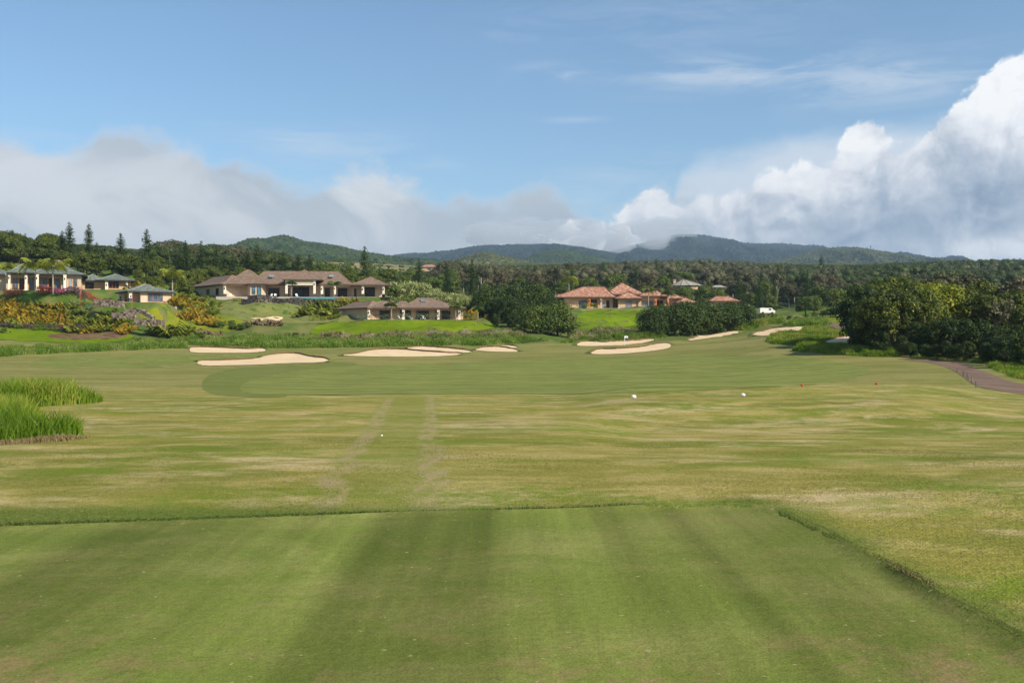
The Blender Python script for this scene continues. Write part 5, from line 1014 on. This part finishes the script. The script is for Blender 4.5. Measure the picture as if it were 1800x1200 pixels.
for i,(u,Y,t,w) in enumerate(((1147,226,534,1.),(1172,229,530,1.05),(1198,228,527,1.05),(1226,229,529,1.),(1250,231,527,1.05),(1276,232,528,1.),(1303,236,530,1.),(1160,236,532,1.),(1240,240,526,1.),(1290,242,530,.9))):
    tr('round_tree',u,Y,t,w,['leftmost round dark tree of the row on the middle slope','second round dark tree from the left in the row','third round dark tree from the left in the row','fourth round dark tree from the left in the row','fifth round dark tree from the left in the row','sixth round dark tree from the left in the row','rightmost round dark tree of the row, nearest the white van','round dark tree behind the left end of the row','round dark tree behind the middle of the row','round dark tree behind the right end of the row'][i],GR)
for u,Y,t in ((1340,262,558),(1360,262,553),(1372,255,556),(1388,258,554),(1402,256,556),(1418,258,552),(1432,258,547),(1446,257,545),(1460,256,540),(1475,254,534),(1490,252,530),(1330,268,566),(1352,270,562)):
    tr('leafy_bush' if t>550 else 'green_tree',u,Y,t,1.1,'dark green bush in the line right of the white van','bushes right of the white van','bush')
# right hand clump
GK='tall dark trees of the right hand clump'
clump=[(1520,146,492,1.0,'thicket_tree'),(1545,150,484,1.,'olive_tree'),(1575,152,474,1.05,'olive_tree'),(1602,148,482,1.0,'olive_tree'),(1530,136,520,1.,'thicket_tree'),(1558,138,508,.95,'thicket_tree'),(1583,135,516,.9,'thicket_tree'),(1618,140,490,.9,'yellow_tree'),(1646,141,486,.9,'yellow_tree'),(1668,140,491,.8,'yellow_tree'),(1655,150,470,1.,'grey_tree'),
(1690,152,470,1.1,'grey_tree'),(1700,140,500,.95,'olive_tree'),(1728,138,505,1.,'olive_tree'),(1755,136,512,1.,'grey_tree'),(1785,140,498,1.,'olive_tree'),(1815,128,525,1.,'olive_tree'),(1850,122,550,1.,'olive_tree'),(1610,130,560,.9,'thicket_tree'),(1640,128,556,.9,'thicket_tree'),(1668,127,548,.9,'thicket_tree'),(1697,126,553,.9,'thicket_tree'),(1726,122,556,1.,'thicket_tree'),(1755,118,566,1.,'thicket_tree'),(1785,113,572,1.,'thicket_tree'),(1820,110,578,1.,'thicket_tree'),(1585,128,585,.8,'thicket_tree'),(1545,131,560,.8,'thicket_tree'),(1512,140,545,.8,'thicket_tree'),(1765,104,590,1.,'thicket_tree'),(1800,98,580,1.,'thicket_tree'),(1700,116,595,.9,'thicket_tree'),(1735,110,597,.9,'thicket_tree'),(1665,120,595,.8,'thicket_tree'),(1625,124,600,.8,'thicket_tree'),(1720,150,480,1.,'olive_tree'),(1770,150,486,1.1,'grey_tree'),(1800,145,480,1.,'brown_tree')]
LB={'yellow_tree':'yellow green crowned tree high in the right hand clump','olive_tree':'olive green tall tree of the right hand clump','grey_tree':'tall greyish tree at the back of the right hand clump','brown_tree':'brownish tree at the back right of the right hand clump','thicket_tree':'dark dense tree at the front of the right hand clump'}
for u,Y,t,w,kd in clump: tr(kd,u,Y,t,w,LB[kd],GK+' ('+kd.replace('_',' ')+')')
# single conifers
con=[(122,388,328),(109,405,330),(156,393,330),(212,408,330),(261.5,400,325),(326,422,335),(353.5,423,338),(380,430,340),(409,443,335),(434,436,340),(452.5,427,338),(497.5,441,345),(524.6,445,350),(544,446,352),(640.5,432,330),(736.4,454,360),(786,465,350),(829.5,455,345),(170,425,335),(311,440,335),(22,403,345),(44,410,345),(927.5,466,440),(940,466,445),(973,467,440),(1060,459,520),(1118,472,410),(1148.6,479,400),(1245.4,485,380),(1299,489,360),(1309,496,362),(1335.5,492,350),(1361,499,350),(1419,479,345),(1430,497,345),(288,452,330),(1443.5,447,900),(560,463,360),(890,480,420),(1006,470,460)]
cnames=['conifer']*len(con)
for i,(u,t,Y) in enumerate(con):
    nb='left woods' if u<330 else 'woods behind the brown roofed house' if u<700 else 'middle woods' if u<1100 else 'right middle woods'
    kind='slim_pine' if i in (0,2,4,14,33) else 'cook_pine'
    special={0:'tall slim cook pine rising above the skyline, leftmost of four',2:'tall slim cook pine above the skyline, second from the left',3:'broad cook pine above the skyline, third from the left',4:'leaning slim cook pine with a bare trunk right of the broad one',14:'lone slim cook pine with bare lower trunk above the right brown roof end',17:'full dark cook pine standing right of the cream blossomed trees',15:'narrow cook pine above the guest house roof',36:'lone far conifer on the right skyline ridge',25:'narrow conifer above the ridge of the terracotta roof'}
    o=tr(kind,u,Y,t,1. if kind=='cook_pine' else .95,special.get(i,'dark conifer of the '+nb),None if i in special else 'conifers of the '+nb,lean=.06 if i==4 else 0)
for i in range(46):
    u=rs.uniform(760,1790); Y=rs.uniform(430,640); s=np.interp(u,[760,900,1040,1100,1300,1480,1800],[460,466,454,456,460,466,462])+rs.uniform(-4,26)
    if 1170<u<1250 and s<503 and Y<400: continue
    tr('cook_pine',u,Y,s,.8,'small distant conifer spire in the woods','distant conifer spires in the woods')
# filler woods, species by species
sf_=([1300,1400,1480,1560,1640,1700,1830],[474,478,484,478,474,476,468])
CLEAR=((1178,1242,400,501),(738,772,860,473),(1242,1298,282,531),(970,1222,300,545))
def wood(kind,n,u0,u1,Y0,Y1,h0,h1_,label,group,sky=None,wide=(.9,1.2)):
    c=0;t=0
    while c<n and t<n*6:
        t+=1; u=rs.uniform(u0,u1); Y=rs.uniform(Y0,Y1); x=(u-900)/F*Y; z=h1(x,Y); hh=rs.uniform(h0,h1_)
        s=np.interp(u,sky[0],sky[1]) if sky is not None else 0
        for a_,b_9,y_,p_ in CLEAR:
            if a_-10<u<b_9+10 and Y<y_: s=max(s,p_)
        if s:
            mx=CZ+Y*(600-s)/F-z-rs.random()*.8
            if mx<h0*.6: continue
            hh=min(hh,mx*.97)
        plant(kind,x,Y,hh,rs.uniform(*wide),label,'tree',group); c+=1
sk=([-60,0,30,55,70,100,200,230,260,300,330,350,380,420,440,480,500,520,560],[390,398,406,418,420,423,430,437,431,415,425,426,423,429,433,437,443,451,472])
wood('feathery_tree',34,95,330,305,330,5.5,8,'feathery green tree in the belt behind the green roofed buildings','feathery trees behind the green roofed buildings')
wood('feathery_tree',24,-40,110,335,360,8,12,'tall feathery tree at the far left above the green roofed house','feathery trees at the far left')
wood('feathery_tree',40,330,700,318,350,6,8.5,'feathery green tree in the belt behind the brown roofed house','feathery trees behind the brown roofed house')
wood('green_tree',16,560,860,352,420,7,10,'mid green rounded tree behind the cream blossomed trees','rounded trees above the blossomed trees')
wood('grey_tree',40,215,520,400,520,13,19,'grey leaved tall tree of the ridge wood on the left','grey trees of the left ridge',sk)
wood('round_tree',26,50,250,430,520,9,14,'dark rounded tree on the left ridge','dark trees of the left ridge',sk)
wood('brown_tree',6,-40,40,380,430,14,18,'brownish tree on the far left skyline','brownish trees on the far left skyline',sk)
wood('grey_tree',12,100,330,380,440,12,15,'pale trunked grey tree of the left woods','grey trees of the left woods',sk)
sm=([560,700,760,780,800,840,860,900,960,990,1020,1050,1080,1110,1300,1400,1500],[475,474,455,450,452,458,466,466,468,455,448,456,462,452,455,462,470])
wood('grey_tree',26,755,1090,410,560,12,19,'grey leaved tree of the middle woods','grey trees of the middle woods',sm)
wood('brown_tree',18,765,1060,400,520,9,14,'brownish tree of the middle woods','brownish trees of the middle woods',sm)
wood('green_tree',26,700,1100,380,520,7,12,'green rounded tree of the middle woods','green trees of the middle woods',sm)
wood('umbrella_tree',10,1000,1330,430,560,9,13,'wide topped umbrella tree of the right middle woods','umbrella trees of the right middle woods')
wood('grey_tree',30,1080,1500,360,560,10,16,'grey leaved tree of the right middle woods','grey trees of the right middle woods')
wood('brown_tree',24,1090,1520,340,560,8,13,'brownish tree of the right middle woods','brownish trees of the right middle woods')
wood('green_tree',30,1060,1520,310,560,6,11,'green rounded tree of the right middle woods','green trees of the right middle woods')
wood('grey_tree',16,1500,1830,200,330,10,14,'greyish tree behind the right hand clump','greyish trees behind the right hand clump',([1500,1640,1700,1830],[500,470,468,480]))
wood('green_tree',14,1490,1800,220,400,7,11,'green tree behind the right hand clump','green trees behind the right hand clump',([1500,1640,1700,1830],[500,490,490,500]))
for kd,u,Y,t in (('grey_tree',1256,407,502),('green_tree',1270,404,505),('grey_tree',1246,409,500),('green_tree',1262,400,507),('green_tree',1310,372,513),('grey_tree',1322,374,510)): tr(kd,u,Y,t,1.,'tree half hiding the tiny houses in the right middle','trees before the tiny houses')
for u,Y,t in ((1600,126,598),(1612,129,590),(1590,131,585),(1632,122,604),(1648,121,602),(1680,118,600),(1752,112,585),(1775,108,580)): tr('thicket_tree',u,Y,t,1.1,LB['thicket_tree'],GK+' (thicket tree)')
for u,Y,t in ((1540,132,506),(1572,133,496),(1625,134,500),(1600,137,488)): tr('olive_tree',u,Y,t,.9,LB['olive_tree'],GK+' (olive tree)')
for u in (1334,1341,1350,1358,1364): tr('leafy_bush',u,281,550.5+rs.random()*2,1.3,'low bush in front of the white van','low bushes before the white van','bush')
for kd,u,Y,t in (('grey_tree',1184,384,500),('grey_tree',1196,378,498.5),('green_tree',1207,372,501.5),('grey_tree',1222,380,504),('green_tree',1236,376,500),('grey_tree',1176,380,496)): tr(kd,u,Y,t,1.,'tree hiding the walls of the grey roofed house','trees before the grey roofed house')
wood('grey_tree',26,1400,1830,300,440,8,13,'greyish tree of the right hand slope','greyish trees of the right hand slope',sf_)
wood('green_tree',34,1400,1830,260,440,6,11,'green tree of the right hand slope','green trees of the right hand slope',sf_)
# far woodland as masses
def ico():
    import bmesh
    b=bmesh.new(); bmesh.ops.create_icosphere(b,subdivisions=2,radius=1.); D=np.array([v.co[:] for v in b.verts]); b.verts.index_update(); T_=np.array([[v.index for v in f.verts] for f in b.faces]); b.free(); return D,T_
ICO=ico()
def woodland(name,u0,u1,Y0,Y1,n,hh,mat,label,per=16,ls=1.2,sky=None):
    g=np.random.default_rng(hash_(name)+n); cl=[]
    u=g.uniform(u0,u1,n); Y=np.exp(g.uniform(math.log(Y0),math.log(Y1),n)); x=(u-900)/F*Y; z=H(x,Y)
    for i in range(n):
        h_=hh*(.6+.6*g.random()); 
        if sky is not None: h_=min(h_,CZ+Y[i]*(600-np.interp(u[i],sky[0],sky[1]))/F-z[i]-g.random()*2-hh*.12)
        if h_<2: continue
        for q in range(4): cl.append((x[i]+g.normal()*h_*.28,Y[i]+g.normal()*h_*.28,z[i]+h_*(.45+.4*g.random()),h_*(.22+.1*g.random())))
    V,Fc,t=clump_leaves(cl,per,ls,g,.8,.82); n4=len(V); D,Tf=ICO; m=len(cl); C=np.array(cl)
    r=C[:,3][:,None]*(.66+.3*(g.random((m,len(D)))-.5)); W=C[:,None,:3]+D[None]*r[:,:,None]*np.array([1,1,.8]); tt=np.repeat(g.random(m)*.55,len(D)).reshape(m,-1)+g.random((m,len(D)))*.3
    T3=(Tf[None]+(np.arange(m)*len(D))[:,None,None]+n4).reshape(-1,3); T4=np.concatenate([T3,T3[:,2:3]],1)
    F_=[tuple(q) for q in Fc.tolist()]+[tuple(q) for q in T3.tolist()]
    link(name,raw_mesh(name,np.concatenate([V,W.reshape(-1,3)]),F_,L[mat],smooth=True,tint=np.concatenate([t,tt.ravel()])),kind='stuff',label=label,cat='woodland')
woodland('woodland_left',-400,540,350,760,1500,11,'wood_dark','dark green far wood covering the left ridge',46,.42,sk)
woodland('woodland_left_grey',150,540,430,640,420,15,'wood_grey','greyish far wood on the left ridge',46,.42,sk)
sf=([500,560,700,760,800,1000,1060,1100,1200,1300,1400,1480,1560,1640,1700,1760,1830,2300],[478,484,480,472,462,464,462,454,450,454,462,464,459,457,454,452,457,450])
woodland('woodland_middle',560,1500,520,1100,1500,12,'wood_mid','far green wood behind the middle houses',46,.42,sf)
woodland('woodland_middle_grey',740,1500,480,900,900,13,'wood_grey','greyish far wood behind the middle houses',46,.42,sf)
woodland('woodland_middle_brown',780,1500,450,800,260,11,'wood_grey','brownish far trees behind the middle houses',46,.42,sf)
woodland('woodland_far',480,2000,1000,2400,1700,15,'wood_dark','farthest dark wood along the foot of the hills',14,1.,([480,560,700,800,1000,1060,1200,1300,1480,1640,2300],[476,472,465,467,461,459,455,459,463,459,456]))
woodland('woodland_right',1380,2300,420,1100,2300,12,'wood_dark','dark far wood on the right hand ridge',46,.42,sf)
woodland('woodland_right_green',1300,2000,450,1000,900,10,'wood_mid','green far wood in front of the right hand ridge',46,.42,sf)
woodland('woodland_right_grey',1400,2000,430,700,400,11,'wood_grey','greyish trees before the right hand ridge',46,.42,sf)
woodland('pasture_bushes',490,770,480,900,160,4.5,'mid','scattered bushes on the dry pasture',14,.6)

# ================================================================ HILLS
def hillm(name,a,b_,c_,sc):
    m,nt,b,o=new_mat(name); p=pos(nt); n=noise(nt,p,1/(sc*14),5,.6); v=N(nt,'ShaderNodeTexVoronoi'); v.inputs['Scale'].default_value=1/sc; nt.links.new(p,v.inputs['Vector']); n2=noise(nt,p,1/(sc*3),4,.7)
    sp=N(nt,'ShaderNodeSeparateColor'); nt.links.new(v.outputs['Color'],sp.inputs[0])
    c=mixc(nt,mapr(nt,n,.42,.6),a,b_); c=mixc(nt,math_(nt,'MULTIPLY',mapr(nt,n2,.5,.66),.8),c,c_); c=mixc(nt,math_(nt,'MULTIPLY',sp.outputs[0],.45),c,tuple(x*.4 for x in a))
    nt.links.new(c,b.inputs['Base Color']); bump(nt,b,math_(nt,'ADD',math_(nt,'MULTIPLY',v.outputs['Distance'],-1.),math_(nt,'MULTIPLY',n2,2.)),1.,sc*.9); b.inputs['Roughness'].default_value=1; b.inputs['Specular IOR Level'].default_value=0; return m
def ridge(name,pts,Y,depth,mat,spur=.12,sl=.35,back=.5,jag=1.,seed=3):
    g=np.random.default_rng(seed); us=[p[0] for p in pts]; n=int((us[-1]-us[0])/1.6)+2; U=np.linspace(us[0],us[-1],n); py=np.interp(U,us,[p[1] for p in pts]); py=gsm(py,5)
    Yc=Y+0*U; zr=CZ+Yc*(600-py)/F; K=90; t=np.linspace(0,1,K); V=[]
    kx=[(g.uniform(8,90),g.uniform(0,6.28),g.uniform(-4,4)) for _ in range(16)]
    tt=np.concatenate([t,1+back*t[1:][::3]])
    zb=CZ+(Y-depth)*(600-np.minimum(py+60,500))/F*0+np.minimum(zr,CZ+Y*(600-505)/F)*.6
    for a in tt:
        d=(a-1)*depth; y=Yc+d; prof_=min(a,1)**.85 if a<=1 else 1-(a-1)*1.6
        s=sum(np.sin(U/l*6.28+ph+sh*a*3)*l for l,ph,sh in kx)/330; env=math.sin(math.pi*min(a,1))*(1-a*.6) if a<1 else 0.
        z=zb+(zr-zb)*prof_+(zr-zb).clip(5)*spur*s*env*4*sl+g.normal(size=n)*jag*Y/1800
        V.append(np.column_stack([(U-900)/F*Y*(1+(a-1)*depth/Y*.5),y,z]))
    V=np.concatenate(V); i,j=np.meshgrid(np.arange(len(tt)-1),np.arange(n-1),indexing='ij'); q=(i*n+j).ravel(); Fc=np.column_stack([q,q+1,q+n+1,q+n])
    link(name,raw_mesh(name,V,Fc,mat,smooth=True),kind='structure')
HG=hillm('forested_hill',(.035,.065,.022),(.07,.11,.035),(.13,.16,.045),9); HY=hillm('grassy_hill',(.09,.11,.035),(.15,.165,.05),(.23,.2,.09),10); HB=hillm('far_forest',(.016,.032,.03),(.03,.05,.04),(.06,.08,.055),22)
ridge('hills',[(380,470),(430,440),(456,428),(480,417),(495,413),(508,414),(530,423),(560,427),(600,433),(640,443),(700,452),(760,457),(820,462),(860,475)],2300,1100,HG,.07,seed=4,jag=1.2)
ridge('hills',[(560,480),(640,462),(690,450),(720,444),(745,446),(790,440),(850,431),(900,430),(960,428),(1010,432),(1080,445),(1130,455),(1200,470)],5200,2200,HB,.07,seed=5)
ridge('hills',[(880,470),(930,447),(950,436),(972,426.5),(985,429),(1010,434),(1040,438),(1065,444),(1110,455),(1160,470)],4300,1500,HB,.07,seed=6)
ridge('hills',[(740,478),(790,460),(820,450),(845,443.5),(860,443),(880,449),(910,455),(960,465),(1000,475)],2100,800,HY,.07,seed=7)
ridge('hills',[(880,480),(930,450),(960,441),(985,437.5),(1010,442),(1050,452),(1100,464),(1130,474)],3100,1000,HG,.07,seed=8)
ridge('hills',[(980,480),(1040,455),(1080,440),(1120,430),(1160,418),(1200,411),(1225,412),(1250,416),(1290,424),(1330,429),(1370,428),(1400,430),(1440,436),(1480,440),(1540,444),(1600,450),(1660,457),(1760,470)],6000,2600,HB,.08,seed=9)
ridge('hills',[(1040,476),(1100,452),(1160,444),(1220,442),(1270,440),(1330,441),(1380,447),(1440,455),(1500,466)],4600,1500,HB,.08,seed=12)
ridge('hills',[(1330,470),(1400,448),(1440,439),(1470,434.5),(1500,434),(1530,438),(1560,444),(1600,452),(1660,462),(1700,475)],3300,1200,hillm('right_hill',(.07,.09,.035),(.11,.13,.05),(.16,.16,.07),12),.08,seed=10)
# ================================================================ AIR
hz=bpy.data.materials.new('haze_air'); hz.use_nodes=True; nt=hz.node_tree; nt.nodes.clear(); o_=N(nt,'ShaderNodeOutputMaterial'); vp=N(nt,'ShaderNodeVolumePrincipled'); vp.inputs['Color'].default_value=(.6,.79,1,1); vp.inputs['Density'].default_value=HAZE; vp.inputs['Anisotropy'].default_value=.2; nt.links.new(vp.outputs[0],o_.inputs['Volume'])
mb=MB(); mb.box(-9000,9000,-120,9800,-60,760); mb.build('haze',hz,kind='stuff')

# low cloud bank covering the far ridge tops, built as volume ellipsoids
def cloud():
    g=np.random.default_rng(5); mb=MB()
    for u,py,rx,ry,Y in ((870,411,70,19,5050),(925,408,60,21,5100),(975,408,50,17,5000),(1025,413,60,23,5000),(1075,422,55,22,5050),(1120,415,60,26,5200),(1165,404,55,22,5600),(1200,396,40,16,5900),(1150,425,30,12,5000)):
        c=at(u,py,Y); a,b=rx*Y/F,ry*Y/F; n,m_=20,12; V=[]
        for i in range(m_+1):
            t=math.pi*i/m_
            for j in range(n):
                p=6.2832*j/n; d=Vector((math.cos(p)*math.sin(t),math.sin(p)*math.sin(t),math.cos(t))); r=1+.16*math.sin(d.x*5+u)+.14*math.sin(d.z*7+u*2)+.1*math.sin(d.y*9+u)
                V.append((c.x+d.x*a*r,c.y+d.y*220*r,c.z+d.z*b*r))
        mb.add(V,[(i*n+j,(i+1)*n+j,(i+1)*n+(j+1)%n,i*n+(j+1)%n) for i in range(m_) for j in range(n)])
    m=bpy.data.materials.new('cloud_air'); m.use_nodes=True; nt=m.node_tree; nt.nodes.clear(); o=N(nt,'ShaderNodeOutputMaterial'); v=N(nt,'ShaderNodeVolumePrincipled'); v.inputs['Color'].default_value=(.86,.9,.95,1); v.inputs['Density'].default_value=.0042; nt.links.new(v.outputs[0],o.inputs['Volume'])
    mb.build('cloud',m,kind='stuff',label='grey cloud bank lying on the far ridge',cat='cloud')
cloud()
